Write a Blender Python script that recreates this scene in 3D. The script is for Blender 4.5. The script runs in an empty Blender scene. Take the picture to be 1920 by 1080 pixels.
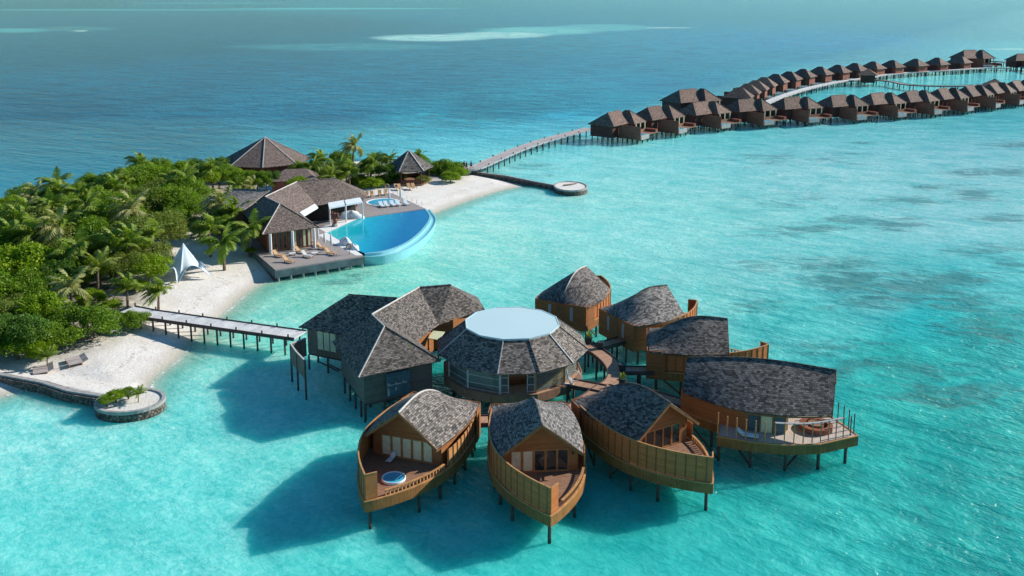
import bpy, math, random
import numpy as np
from mathutils import Vector, Matrix
random.seed(7); np.random.seed(7)
R = math.radians
scene = bpy.context.scene
COL = scene.collection

# ------------------------------------------------------------------ camera geometry (photo pixel -> world point on a level z)
F = 1800.; PIT = R(11.); YC = 325.; XC = 960.; H = 42.7
sP, cP = math.sin(PIT), math.cos(PIT)
def P(px, py, z=0.):
    r = (px-XC)/F; u = -(py-YC)/F
    t = (z-H)/(-sP+u*cP)
    return Vector((r*t, (cP+u*sP)*t, z))
def P2(px, py, z=0.): return P(px, py, z).to_2d()
def to_photo(x, y, z=0.):
    d = y*cP-(z-H)*sP; u = y*sP+(z-H)*cP
    return XC+F*x/d, YC-F*u/d

# ------------------------------------------------------------------ materials
def nmat(name):
    m = bpy.data.materials.new(name); m.use_nodes = True
    nt = m.node_tree; nt.nodes.clear()
    out = nt.nodes.new('ShaderNodeOutputMaterial'); b = nt.nodes.new('ShaderNodeBsdfPrincipled')
    nt.links.new(b.outputs[0], out.inputs[0])
    return m, nt, b, out
def N(nt, typ, **kw):
    n = nt.nodes.new('ShaderNode'+typ)
    for k, v in kw.items():
        if k.startswith('i_'):
            key = k[2:]
            n.inputs[int(key) if key.isdigit() else key.replace('_', ' ')].default_value = v
        else: setattr(n, k, v)
    return n
def L(nt, a, b): nt.links.new(a, b)
def c4(c): return (c[0], c[1], c[2], 1)
def mixc(nt, fac, a, b, mode='MIX'):
    n = nt.nodes.new('ShaderNodeMix'); n.data_type = 'RGBA'; n.blend_type = mode
    for s, v in ((n.inputs[0], fac), (n.inputs[6], a), (n.inputs[7], b)):
        if hasattr(v, 'is_linked') or hasattr(v, 'links'): nt.links.new(v, s)
        elif isinstance(v, (int, float)): s.default_value = v
        else: s.default_value = c4(v)
    return n.outputs[2]
def ramp(nt, src, p0, p1, c0=(0, 0, 0), c1=(1, 1, 1)):
    n = nt.nodes.new('ShaderNodeValToRGB'); e = n.color_ramp.elements
    e[0].position = p0; e[1].position = p1; e[0].color = c4(c0); e[1].color = c4(c1)
    nt.links.new(src, n.inputs[0]); return n.outputs[0]
def noise(nt, vec, scale, detail=3, rough=.55, dist=0):
    n = N(nt, 'TexNoise'); n.inputs['Scale'].default_value = scale; n.inputs['Detail'].default_value = detail
    n.inputs['Roughness'].default_value = rough; n.inputs['Distortion'].default_value = dist
    if vec is not None: nt.links.new(vec, n.inputs['Vector'])
    return n.outputs[0]
def mapping(nt, src, sc=(1, 1, 1), rot=(0, 0, 0)):
    if rot[2] and tuple(sc) != (1, 1, 1):      # turn first, then stretch
        r = N(nt, 'Mapping'); r.inputs['Rotation'].default_value = rot; nt.links.new(src, r.inputs['Vector']); src = r.outputs[0]; rot = (0, 0, 0)
    n = N(nt, 'Mapping'); n.inputs['Scale'].default_value = sc; n.inputs['Rotation'].default_value = rot
    nt.links.new(src, n.inputs['Vector']); return n.outputs[0]
def bump(nt, b, h, strength, dist=.05):
    n = N(nt, 'Bump'); n.inputs['Strength'].default_value = strength; n.inputs['Distance'].default_value = dist
    nt.links.new(h, n.inputs['Height']); nt.links.new(n.outputs[0], b.inputs['Normal'])
def spec(b, v): b.inputs['Specular IOR Level'].default_value = v
def plain(name, col, rough=.6, var=.25, sc=1.5, sp=.3, metal=0, bmp=.15):
    m, nt, b, out = nmat(name)
    tc = N(nt, 'TexCoord'); n = noise(nt, tc.outputs['Object'], sc, 4)
    f = ramp(nt, n, .3, .7)
    c = mixc(nt, f, [x*(1-var) for x in col], [min(1, x*(1+var)) for x in col])
    L(nt, c, b.inputs['Base Color']); b.inputs['Roughness'].default_value = rough; spec(b, sp)
    b.inputs['Metallic'].default_value = metal
    if bmp: bump(nt, b, noise(nt, tc.outputs['Object'], sc*6, 3), bmp, .03)
    return m
def shingle(name, c1, c2, pale, amount=.5, sc=1.0, moss=None):
    m, nt, b, out = nmat(name)
    uv = N(nt, 'UVMap').outputs[0]; geo = N(nt, 'NewGeometry').outputs['Position']
    wob = mixc(nt, .04, uv, N_noisecol(nt, uv, 1.2), 'ADD')
    def brick(a, bb, bw, rh, mo):
        n = N(nt, 'TexBrick'); n.offset = .5
        n.inputs['Color1'].default_value = c4(a); n.inputs['Color2'].default_value = c4(bb)
        n.inputs['Mortar'].default_value = c4([x*.35 for x in a]); n.inputs['Scale'].default_value = 1
        n.inputs['Mortar Size'].default_value = mo; n.inputs['Brick Width'].default_value = bw; n.inputs['Row Height'].default_value = rh
        L(nt, wob, n.inputs['Vector']); return n
    br = brick([x*.75 for x in c1], [x*1.45 for x in c2], .30*sc, .175*sc, .012)
    rnd = brick((0, 0, 0), (1, 1, 1), .30*sc, .175*sc, 0)
    big = noise(nt, geo, .55, 5, .7)
    th = N(nt, 'Math', operation='MULTIPLY_ADD'); L(nt, big, th.inputs[0]); th.inputs[1].default_value = 1.1; 
    L(nt, rnd.outputs[0], th.inputs[2])
    msk = ramp(nt, th.outputs[0], 1.48-amount*.5, 1.58-amount*.5)  # random shingle + patch noise
    n2 = N(nt, 'Math', operation='MULTIPLY'); L(nt, msk, n2.inputs[0]); n2.inputs[1].default_value = .52
    col = mixc(nt, n2.outputs[0], br.outputs[0], pale)
    dk = ramp(nt, noise(nt, mapping(nt, geo, (1, 1, 1.6)), 3.2, 6, .8), .36, .62, (.66, .68, .69), (1.36, 1.33, 1.30))
    col = mixc(nt, 1.0, col, dk, 'MULTIPLY')
    rnd_o = N(nt, 'ObjectInfo').outputs['Random']; col = mixc(nt, 1., col, ramp(nt, rnd_o, 0, 1, (.82, .82, .83), (1.22, 1.2, 1.17)), 'MULTIPLY')
    if moss: col = mixc(nt, ramp(nt, noise(nt, geo, .8, 5, .75), .62, .7), col, moss)
    L(nt, col, b.inputs['Base Color']); b.inputs['Roughness'].default_value = .75; spec(b, .15)
    h = N(nt, 'Math', operation='MULTIPLY_ADD'); L(nt, br.outputs['Fac'], h.inputs[0]); h.inputs[1].default_value = -1
    L(nt, rnd.outputs[0], h.inputs[2])
    bump(nt, b, h.outputs[0], .8, .07)
    return m
def N_noisecol(nt, vec, s):
    n = N(nt, 'TexNoise'); n.inputs['Scale'].default_value = s; L(nt, vec, n.inputs['Vector']); return n.outputs['Color']
def boards(name, c1, c2, w=.16, axis='v', rough=.6, gap=.25, length=3., sp=.25, wear=None):
    """planks: rows run along u when axis is v"""
    m, nt, b, out = nmat(name)
    uv = N(nt, 'UVMap').outputs[0]
    v = uv if axis == 'v' else mapping(nt, uv, rot=(0, 0, R(90)))
    n = N(nt, 'TexBrick'); n.offset = .37
    n.inputs['Color1'].default_value = c4(c1); n.inputs['Color2'].default_value = c4(c2)
    n.inputs['Mortar'].default_value = c4([x*gap for x in c1]); n.inputs['Scale'].default_value = 1
    n.inputs['Mortar Size'].default_value = .009; n.inputs['Brick Width'].default_value = length; n.inputs['Row Height'].default_value = w
    L(nt, v, n.inputs['Vector'])
    st = noise(nt, mapping(nt, v, (1.2, 14, 1)), 1.5, 4, .6)
    col = mixc(nt, 1.0, n.outputs[0], ramp(nt, st, .3, .7, (.68, .68, .68), (1.2, 1.2, 1.2)), 'MULTIPLY')
    geo = N(nt, 'NewGeometry').outputs['Position']
    big = noise(nt, geo, .7, 4, .6)
    if wear: col = mixc(nt, ramp(nt, noise(nt, mapping(nt, geo, (1, 1, .5)), 1.3, 6, .75), .42, .75), col, wear)
    else: col = mixc(nt, 1.0, col, ramp(nt, big, .3, .7, (.8, .8, .8), (1.12, 1.12, 1.12)), 'MULTIPLY')
    L(nt, col, b.inputs['Base Color']); b.inputs['Roughness'].default_value = rough; spec(b, sp)
    inv = N(nt, 'Math', operation='MULTIPLY_ADD'); L(nt, n.outputs['Fac'], inv.inputs[0]); inv.inputs[1].default_value = -1; L(nt, st, inv.inputs[2])
    bump(nt, b, inv.outputs[0], .4, .02)
    return m
def leafmat(name, c1, c2, c3, tr=.3):
    m, nt, b, out = nmat(name)
    oi = N(nt, 'ObjectInfo'); geo = N(nt, 'NewGeometry')
    ri = N(nt, 'NewGeometry').outputs['Random Per Island']
    col = mixc(nt, oi.outputs['Random'], c1, c2)
    col = mixc(nt, ramp(nt, ri, .55, 1.), col, c3)
    col = mixc(nt, 1., col, ramp(nt, noise(nt, geo.outputs['Position'], .55, 3), .3, .7, (.75, .78, .7), (1.25, 1.2, 1.2)), 'MULTIPLY')
    L(nt, col, b.inputs['Base Color']); b.inputs['Roughness'].default_value = .5; spec(b, .25)
    t = N(nt, 'BsdfTranslucent'); L(nt, mixc(nt, 1., col, (1.25, 1.3, .5), 'MULTIPLY'), t.inputs[0])
    mx = N(nt, 'MixShader'); mx.inputs[0].default_value = tr
    L(nt, b.outputs[0], mx.inputs[1]); L(nt, t.outputs[0], mx.inputs[2]); L(nt, mx.outputs[0], out.inputs[0])
    return m
def glassmat(name, col, alpha=.45):
    m, nt, b, out = nmat(name)
    b.inputs['Base Color'].default_value = c4(col); b.inputs['Roughness'].default_value = .04; spec(b, .8)
    t = N(nt, 'BsdfTransparent'); t.inputs[0].default_value = (.85, .95, .95, 1)
    mx = N(nt, 'MixShader'); mx.inputs[0].default_value = alpha
    L(nt, t.outputs[0], mx.inputs[1]); L(nt, b.outputs[0], mx.inputs[2]); L(nt, mx.outputs[0], out.inputs[0])
    return m

MT = {}
MT['roof'] = shingle('weathered_shingle', (.066, .062, .061), (.17, .152, .142), (.62, .585, .56), .72)
MT['roof_light'] = shingle('silvered_shingle', (.07, .072, .074), (.20, .188, .182), (.66, .63, .61), .93)
MT['roof_moss'] = shingle('mossy_shingle', (.07, .064, .06), (.175, .153, .14), (.60, .57, .53), .72, 1., (.16, .18, .075))
MT['roof_far'] = shingle('brown_shingle', (.13, .085, .07), (.17, .12, .10), (.27, .22, .20), .4, 1.3)
MT['roof_pale'] = shingle('pale_grey_shingle', (.20, .18, .17), (.29, .265, .25), (.42, .40, .38), .5, .9)
MT['roof_thatch'] = shingle('grey_thatch', (.12, .092, .082), (.19, .15, .136), (.32, .28, .265), .5, .8)
MT['ridge'] = plain('pale_ridge', (.50, .47, .45), .6, .2, 3)
MT['wood'] = boards('orange_siding', (.30, .112, .036), (.42, .158, .052), .16, wear=(.25, .12, .055))
MT['wood_dark'] = boards('brown_siding', (.34, .125, .04), (.42, .165, .055), .16, wear=(.28, .13, .055))  # brown boards in a tone of their own
MT['fence'] = boards('fence_siding', (.52, .155, .042), (.66, .215, .065), .14, wear=(.42, .16, .065))
MT['rail'] = plain('rail_timber', (.46, .23, .09), .55, .2, 2)
MT['batten'] = plain('batten_timber', (.22, .10, .04), .6, .2, 2)
MT['skirt'] = boards('skirt_boards', (.27, .12, .036), (.34, .155, .05), .2, 'u', gap=.4)
MT['deck'] = boards('red_brown_deck', (.24, .12, .075), (.31, .165, .105), .14, 'u', wear=(.30, .19, .13))
MT['deck_pale'] = boards('silvered_deck', (.50, .43, .38), (.60, .53, .48), .16, 'u', wear=(.55, .43, .36))
MT['deck_grey'] = boards('grey_deck', (.33, .29, .275), (.42, .37, .35), .16, 'v', wear=(.30, .255, .235))
MT['walk'] = boards('walkway_boards', (.40, .235, .15), (.52, .32, .21), .18, 'u')
MT['jetty'] = boards('bleached_jetty_boards', (.60, .60, .60), (.72, .72, .71), .3, 'u', gap=.6)
MT['jetty_far'] = boards('grey_pink_boards', (.42, .36, .35), (.52, .46, .44), .3, 'u', gap=.6)
MT['pile'] = plain('dark_pile', (.055, .042, .038), .7, .4, 2)
def pilemat():
    m, nt, b, out = nmat('stained_pile'); geo = N(nt, 'NewGeometry').outputs['Position']; z = N(nt, 'SeparateXYZ'); L(nt, geo, z.inputs[0])
    n_ = noise(nt, geo, 3., 4, .7); a = N(nt, 'Math', operation='ADD'); L(nt, z.outputs[2], a.inputs[0]); L(nt, n_, a.inputs[1])
    c = mixc(nt, ramp(nt, n_, .3, .7), (.045, .035, .03), (.10, .075, .06)); c = mixc(nt, ramp(nt, a.outputs[0], .75, 1.25, (1, 1, 1), (0, 0, 0)), c, (.02, .035, .028))
    L(nt, c, b.inputs['Base Color']); b.inputs['Roughness'].default_value = .7; bump(nt, b, n_, .5, .05); return m
MT['pile'] = pilemat()
MT['beam'] = plain('dark_beam', (.085, .055, .05), .6, .3, 2)
MT['grey_wood'] = boards('grey_brown_siding', (.135, .115, .10), (.19, .16, .14), .16, wear=(.15, .115, .085))
MT['grey_vert'] = boards('grey_vertical_boards', (.17, .135, .11), (.25, .20, .16), .16, 'u')
MT['dark_red'] = boards('dark_red_siding', (.12, .042, .032), (.165, .06, .046), .2)
MT['red_wood'] = boards('red_brown_siding', (.27, .09, .058), (.33, .12, .078), .2)
MT['frame'] = plain('grey_frame', (.33, .34, .34), .5, .1)
MT['white_frame'] = plain('pale_frame', (.55, .55, .54), .5, .1)
MT['sunlit_gold'] = boards('sunlit_gold_panel', (.62, .36, .15), (.72, .44, .19), .5, 'u')
MT['frame_wood'] = plain('door_frame_timber', (.33, .165, .06), .55, .2, 2)
MT['curtain'] = plain('cream_curtain', (.62, .62, .42), .8, .12, 3)
MT['white'] = plain('white_paint', (.78, .78, .77), .5, .05)
MT['membrane'] = plain('white_membrane', (.66, .76, .79), .6, .03, .4, .3, 0, 0)
MT['glass'] = glassmat('clear_glass', (.22, .27, .28), .3)
MT['glass_dark'] = plain('dark_glass', (.02, .03, .035), .08, .2, 1, .6, 0, 0)
MT['blue_glass'] = boards('blue_louvre', (.07, .12, .15), (.10, .16, .19), .3, rough=.35)
MT['interior'] = plain('pinkish_plaster', (.62, .46, .40), .8, .1)
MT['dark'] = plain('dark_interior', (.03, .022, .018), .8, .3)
MT['tub'] = plain('blue_tub_water', (.06, .40, .60), .06, .1, 2, .6)
MT['pot'] = plain('dark_green_pot', (.03, .05, .05), .4, .2)
MT['fabric_white'] = plain('white_canvas', (.58, .65, .69), .8, .05, 1)
MT['grey_fabric'] = plain('grey_sling', (.45, .45, .45), .8, .08, 1)
MT['teak'] = boards('teak_slats', (.50, .30, .15), (.62, .39, .21), .09)
MT['towel'] = plain('towel', (.72, .74, .76), .9, .1)
MT['rock_white'] = plain('pale_rock', (.72, .73, .74), .8, .12, 2, .2, 0, .6)
MT['skin'] = plain('skin', (.35, .2, .13), .6, .1)
MT['cloth_dark'] = plain('dark_cloth', (.03, .035, .05), .8, .2)
MT['cloth_blue'] = plain('blue_cloth', (.05, .12, .25), .8, .2)
MT['bark'] = plain('palm_bark', (.17, .125, .09), .85, .3, 4, .1, 0, .5)
MT['leaf_bright'] = leafmat('bright_leaf', (0.139, 0.262, 0.007), (0.197, 0.312, 0.010), (0.295, 0.377, 0.025), 0.42)
MT['leaf_olive'] = leafmat('olive_leaf', (0.136, 0.196, 0.030), (0.178, 0.230, 0.038), (0.246, 0.289, 0.076), 0.4)
MT['leaf_dark'] = leafmat('dark_leaf', (0.060, 0.145, 0.015), (0.085, 0.178, 0.022), (0.145, 0.230, 0.043), 0.4)
MT['leaf_mid'] = leafmat('mid_leaf', (0.107, 0.213, 0.011), (0.148, 0.254, 0.016), (0.221, 0.312, 0.033), 0.42)
MT['palm'] = leafmat('palm_leaf', (0.136, 0.242, 0.028), (0.203, 0.286, 0.043), (0.341, 0.376, 0.093), .4)
MT['palm_dry'] = leafmat('yellow_palm_leaf', (0.189, 0.270, 0.042), (0.241, 0.298, 0.063), (0.310, 0.335, 0.105), .35)
MT['palm_grey'] = leafmat('grey_palm_leaf', (0.249, 0.276, 0.103), (0.316, 0.330, 0.141), (0.430, 0.419, 0.187), .35)

def membmat():
    m, nt, b, out = nmat('translucent_membrane'); b.inputs['Base Color'].default_value = (.54, .72, .76, 1); b.inputs['Roughness'].default_value = .6
    t = N(nt, 'BsdfTranslucent'); t.inputs[0].default_value = (.8, .88, .9, 1); mx = N(nt, 'MixShader'); mx.inputs[0].default_value = .12
    L(nt, b.outputs[0], mx.inputs[1]); L(nt, t.outputs[0], mx.inputs[2]); L(nt, mx.outputs[0], out.inputs[0]); return m
MT['membrane_thin'] = membmat()
def stonemat():
    m, nt, b, out = nmat('coral_rubble')
    tc = N(nt, 'TexCoord').outputs['Object']
    v = N(nt, 'TexVoronoi'); v.inputs['Scale'].default_value = 2.6; L(nt, tc, v.inputs['Vector'])
    v2 = N(nt, 'TexVoronoi', feature='DISTANCE_TO_EDGE'); v2.inputs['Scale'].default_value = 2.6; L(nt, tc, v2.inputs['Vector'])
    sep = N(nt, 'SeparateColor'); L(nt, v.outputs['Color'], sep.inputs[0])
    col = mixc(nt, sep.outputs[0], (.07, .055, .045), (.21, .175, .14))
    col = mixc(nt, ramp(nt, v2.outputs['Distance'], .02, .1), (.02, .018, .016), col)
    L(nt, col, b.inputs['Base Color']); b.inputs['Roughness'].default_value = .85
    bump(nt, b, v2.outputs['Distance'], .9, .2); return m
MT['stone'] = stonemat()
MT['kerb'] = plain('grey_mortar', (.33, .32, .31), .8, .25, 2, .2, 0, .5)
MT['pool_wall'] = plain('pale_blue_tile', (.24, .56, .62), .25, .08, 1.5, .5)
MT['teal_wall'] = plain('weathered_teal_wall', (.10, .145, .16), .7, .35, .6)

def sandmat():
    m, nt, b, out = nmat('coral_sand')
    geo = N(nt, 'NewGeometry').outputs['Position']
    a = N(nt, 'Attribute', attribute_name='litter')
    n1 = noise(nt, geo, .35, 5, .6); n2 = noise(nt, geo, 3., 4, .7)
    col = mixc(nt, ramp(nt, n1, .35, .65), (.68, .635, .585), (.76, .725, .68))
    col = mixc(nt, ramp(nt, n2, .5, .75), col, (.60, .55, .49))
    z = N(nt, 'SeparateXYZ'); L(nt, geo, z.inputs[0])
    wet = ramp(nt, z.outputs[2], .0, .28, (1, 1, 1), (0, 0, 0))
    col = mixc(nt, wet, col, (.50, .46, .38))
    lm = N(nt, 'Math', operation='MULTIPLY'); L(nt, a.outputs['Fac'], lm.inputs[0]); L(nt, ramp(nt, noise(nt, geo, .7, 5, .7), .3, .6), lm.inputs[1])
    col = mixc(nt, lm.outputs[0], col, (.13, .10, .05))
    wz = N(nt, 'Math', operation='MULTIPLY_ADD'); L(nt, noise(nt, geo, .5, 5, .7), wz.inputs[0]); wz.inputs[1].default_value = .55; L(nt, z.outputs[2], wz.inputs[2])
    wr_ = N(nt, 'ValToRGB'); e_ = wr_.color_ramp.elements; e_[0].position = .74; e_[0].color = (0, 0, 0, 1); e_[1].position = .77; e_[1].color = (1, 1, 1, 1); e2 = e_.new(.81); e2.color = (0, 0, 0, 1)
    L(nt, wz.outputs[0], wr_.inputs[0]); wm = N(nt, 'Math', operation='MULTIPLY'); L(nt, wr_.outputs[0], wm.inputs[0]); L(nt, ramp(nt, n2, .48, .6), wm.inputs[1])
    col = mixc(nt, wm.outputs[0], col, (.38, .31, .24))
    L(nt, col, b.inputs['Base Color']); b.inputs['Roughness'].default_value = .9; spec(b, .15)
    bump(nt, b, noise(nt, geo, 1.9, 7, .78), .8, .16); return m
MT['sand'] = sandmat()

def watermat():
    m, nt, b, out = nmat('lagoon_water')
    geo = N(nt, 'NewGeometry').outputs['Position']
    col = N(nt, 'Attribute', attribute_name='tone').outputs['Color']
    reef = N(nt, 'Attribute', attribute_name='reef').outputs['Fac']
    clear = N(nt, 'Attribute', attribute_name='clear').outputs['Fac']
    chop = N(nt, 'Attribute', attribute_name='chop').outputs['Fac']
    N_far = N(nt, 'Attribute', attribute_name='deep').outputs['Fac']
    # sea bed mottling, with caustic light painted into the colour
    n1 = noise(nt, mapping(nt, geo, (.12, .2, 1), (0, 0, R(30))), 1., 6, .62, .6)
    n2 = noise(nt, geo, 1.1, 5, .7, 1.2)
    mot = ramp(nt, n1, .34, .66, (.70, .89, .90), (1.35, 1.08, 1.07))
    c = mixc(nt, 1., col, mot, 'MULTIPLY')
    mot2 = ramp(nt, n2, .38, .68, (.66, .88, .89), (1.9, 1.15, 1.13))
    cm = N(nt, 'Math', operation='SUBTRACT'); cm.inputs[0].default_value = 1; L(nt, chop, cm.inputs[1])
    c = mixc(nt, cm.outputs[0], c, mixc(nt, 1., c, mot2, 'MULTIPLY'))
    rn = noise(nt, mapping(nt, geo, (.11, .26, 1), (0, 0, R(12))), 1., 9, .82, .9)
    rm = N(nt, 'Math', operation='MULTIPLY_ADD'); L(nt, reef, rm.inputs[0]); rm.inputs[1].default_value = .42; L(nt, rn, rm.inputs[2])
    rf = ramp(nt, rm.outputs[0], .64, .76)
    rff = N(nt, 'Math', operation='MULTIPLY'); L(nt, rf, rff.inputs[0]); rff.inputs[1].default_value = .62
    c = mixc(nt, rff.outputs[0], c, (.06, .165, .17))
    # waves
    w1 = noise(nt, mapping(nt, geo, (.30, .62, 1), (0, 0, R(38))), 1., 4, .55, .5)
    w2 = noise(nt, mapping(nt, geo, (1.3, 2.1, 1), (0, 0, R(50))), 1., 4, .6, .4)
    w3 = noise(nt, mapping(nt, geo, (.05, .16, 1), (0, 0, R(30))), 1., 4, .6, .3)
    # darker back of each wave, paler crest (light through the water, painted into its colour)
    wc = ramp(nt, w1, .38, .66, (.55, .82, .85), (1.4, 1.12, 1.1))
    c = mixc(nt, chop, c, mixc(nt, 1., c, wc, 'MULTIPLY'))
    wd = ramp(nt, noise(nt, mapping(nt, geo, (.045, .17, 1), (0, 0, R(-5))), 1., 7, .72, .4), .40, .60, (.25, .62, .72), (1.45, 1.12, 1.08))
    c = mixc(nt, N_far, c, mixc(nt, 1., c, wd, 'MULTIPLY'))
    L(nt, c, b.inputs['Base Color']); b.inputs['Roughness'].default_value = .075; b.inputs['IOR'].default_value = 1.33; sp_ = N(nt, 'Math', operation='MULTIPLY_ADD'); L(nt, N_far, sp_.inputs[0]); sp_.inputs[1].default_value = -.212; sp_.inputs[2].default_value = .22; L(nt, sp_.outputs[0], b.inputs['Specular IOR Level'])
    amp = N(nt, 'Math', operation='MULTIPLY_ADD'); L(nt, chop, amp.inputs[0]); amp.inputs[1].default_value = 1.25; amp.inputs[2].default_value = .22
    s1 = N(nt, 'Math', operation='MULTIPLY'); L(nt, w1, s1.inputs[0]); s1.inputs[1].default_value = .75
    s2 = N(nt, 'Math', operation='MULTIPLY_ADD'); L(nt, w2, s2.inputs[0]); s2.inputs[1].default_value = .42; L(nt, s1.outputs[0], s2.inputs[2])
    s3 = N(nt, 'Math', operation='MULTIPLY_ADD'); L(nt, w3, s3.inputs[0]); s3.inputs[1].default_value = 1.6; L(nt, s2.outputs[0], s3.inputs[2])
    s4 = N(nt, 'Math', operation='MULTIPLY'); L(nt, s3.outputs[0], s4.inputs[0]); L(nt, amp.outputs[0], s4.inputs[1])
    bump(nt, b, s4.outputs[0], 1., 1.)
    # light scattered sideways through the milky lagoon and off its white bed
    b.subsurface_method = 'BURLEY'; b.inputs['Subsurface Weight'].default_value = .85
    b.inputs['Subsurface Radius'].default_value = (.2, 1., .86); b.inputs['Subsurface Scale'].default_value = 4.6
    t = N(nt, 'BsdfTransparent'); L(nt, mixc(nt, clear, (.45, .95, .9), (.97, 1, .99)), t.inputs[0])
    mx = N(nt, 'MixShader'); L(nt, clear, mx.inputs[0]); L(nt, b.outputs[0], mx.inputs[1]); L(nt, t.outputs[0], mx.inputs[2])
    # foam along the beach line
    fr_ = N(nt, 'ValToRGB'); e_ = fr_.color_ramp.elements; e_[0].position = .80; e_[0].color = (0, 0, 0, 1); e_[1].position = .875; e_[1].color = (1, 1, 1, 1)
    e2 = fr_.color_ramp.elements.new(.95); e2.color = (0, 0, 0, 1); L(nt, clear, fr_.inputs[0])
    fm = N(nt, 'Math', operation='MULTIPLY'); L(nt, fr_.outputs[0], fm.inputs[0]); L(nt, ramp(nt, noise(nt, geo, .9, 5, .7, 1.), .48, .6), fm.inputs[1])
    fd = N(nt, 'BsdfDiffuse'); fd.inputs[0].default_value = (.8, .84, .84, 1)
    m3 = N(nt, 'MixShader'); L(nt, fm.outputs[0], m3.inputs[0]); L(nt, mx.outputs[0], m3.inputs[1]); L(nt, fd.outputs[0], m3.inputs[2])
    L(nt, m3.outputs[0], out.inputs[0]); return m
MT['water'] = watermat()

def poolmat():
    m, nt, b, out = nmat('pool_water')
    geo = N(nt, 'NewGeometry').outputs['Position']
    col = N(nt, 'Attribute', attribute_name='tone').outputs['Color']
    col = mixc(nt, 1., col, ramp(nt, noise(nt, geo, .9, 5, .7, 1.), .35, .65, (.80, .88, .92), (1.25, 1.12, 1.08)), 'MULTIPLY')  # caustic light painted into the pool colour as noise
    L(nt, col, b.inputs['Base Color']); b.inputs['Roughness'].default_value = .05; b.inputs['IOR'].default_value = 1.33
    bump(nt, b, noise(nt, geo, 1.2, 3), .25, .1); return m
MT['pool'] = poolmat()

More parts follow.
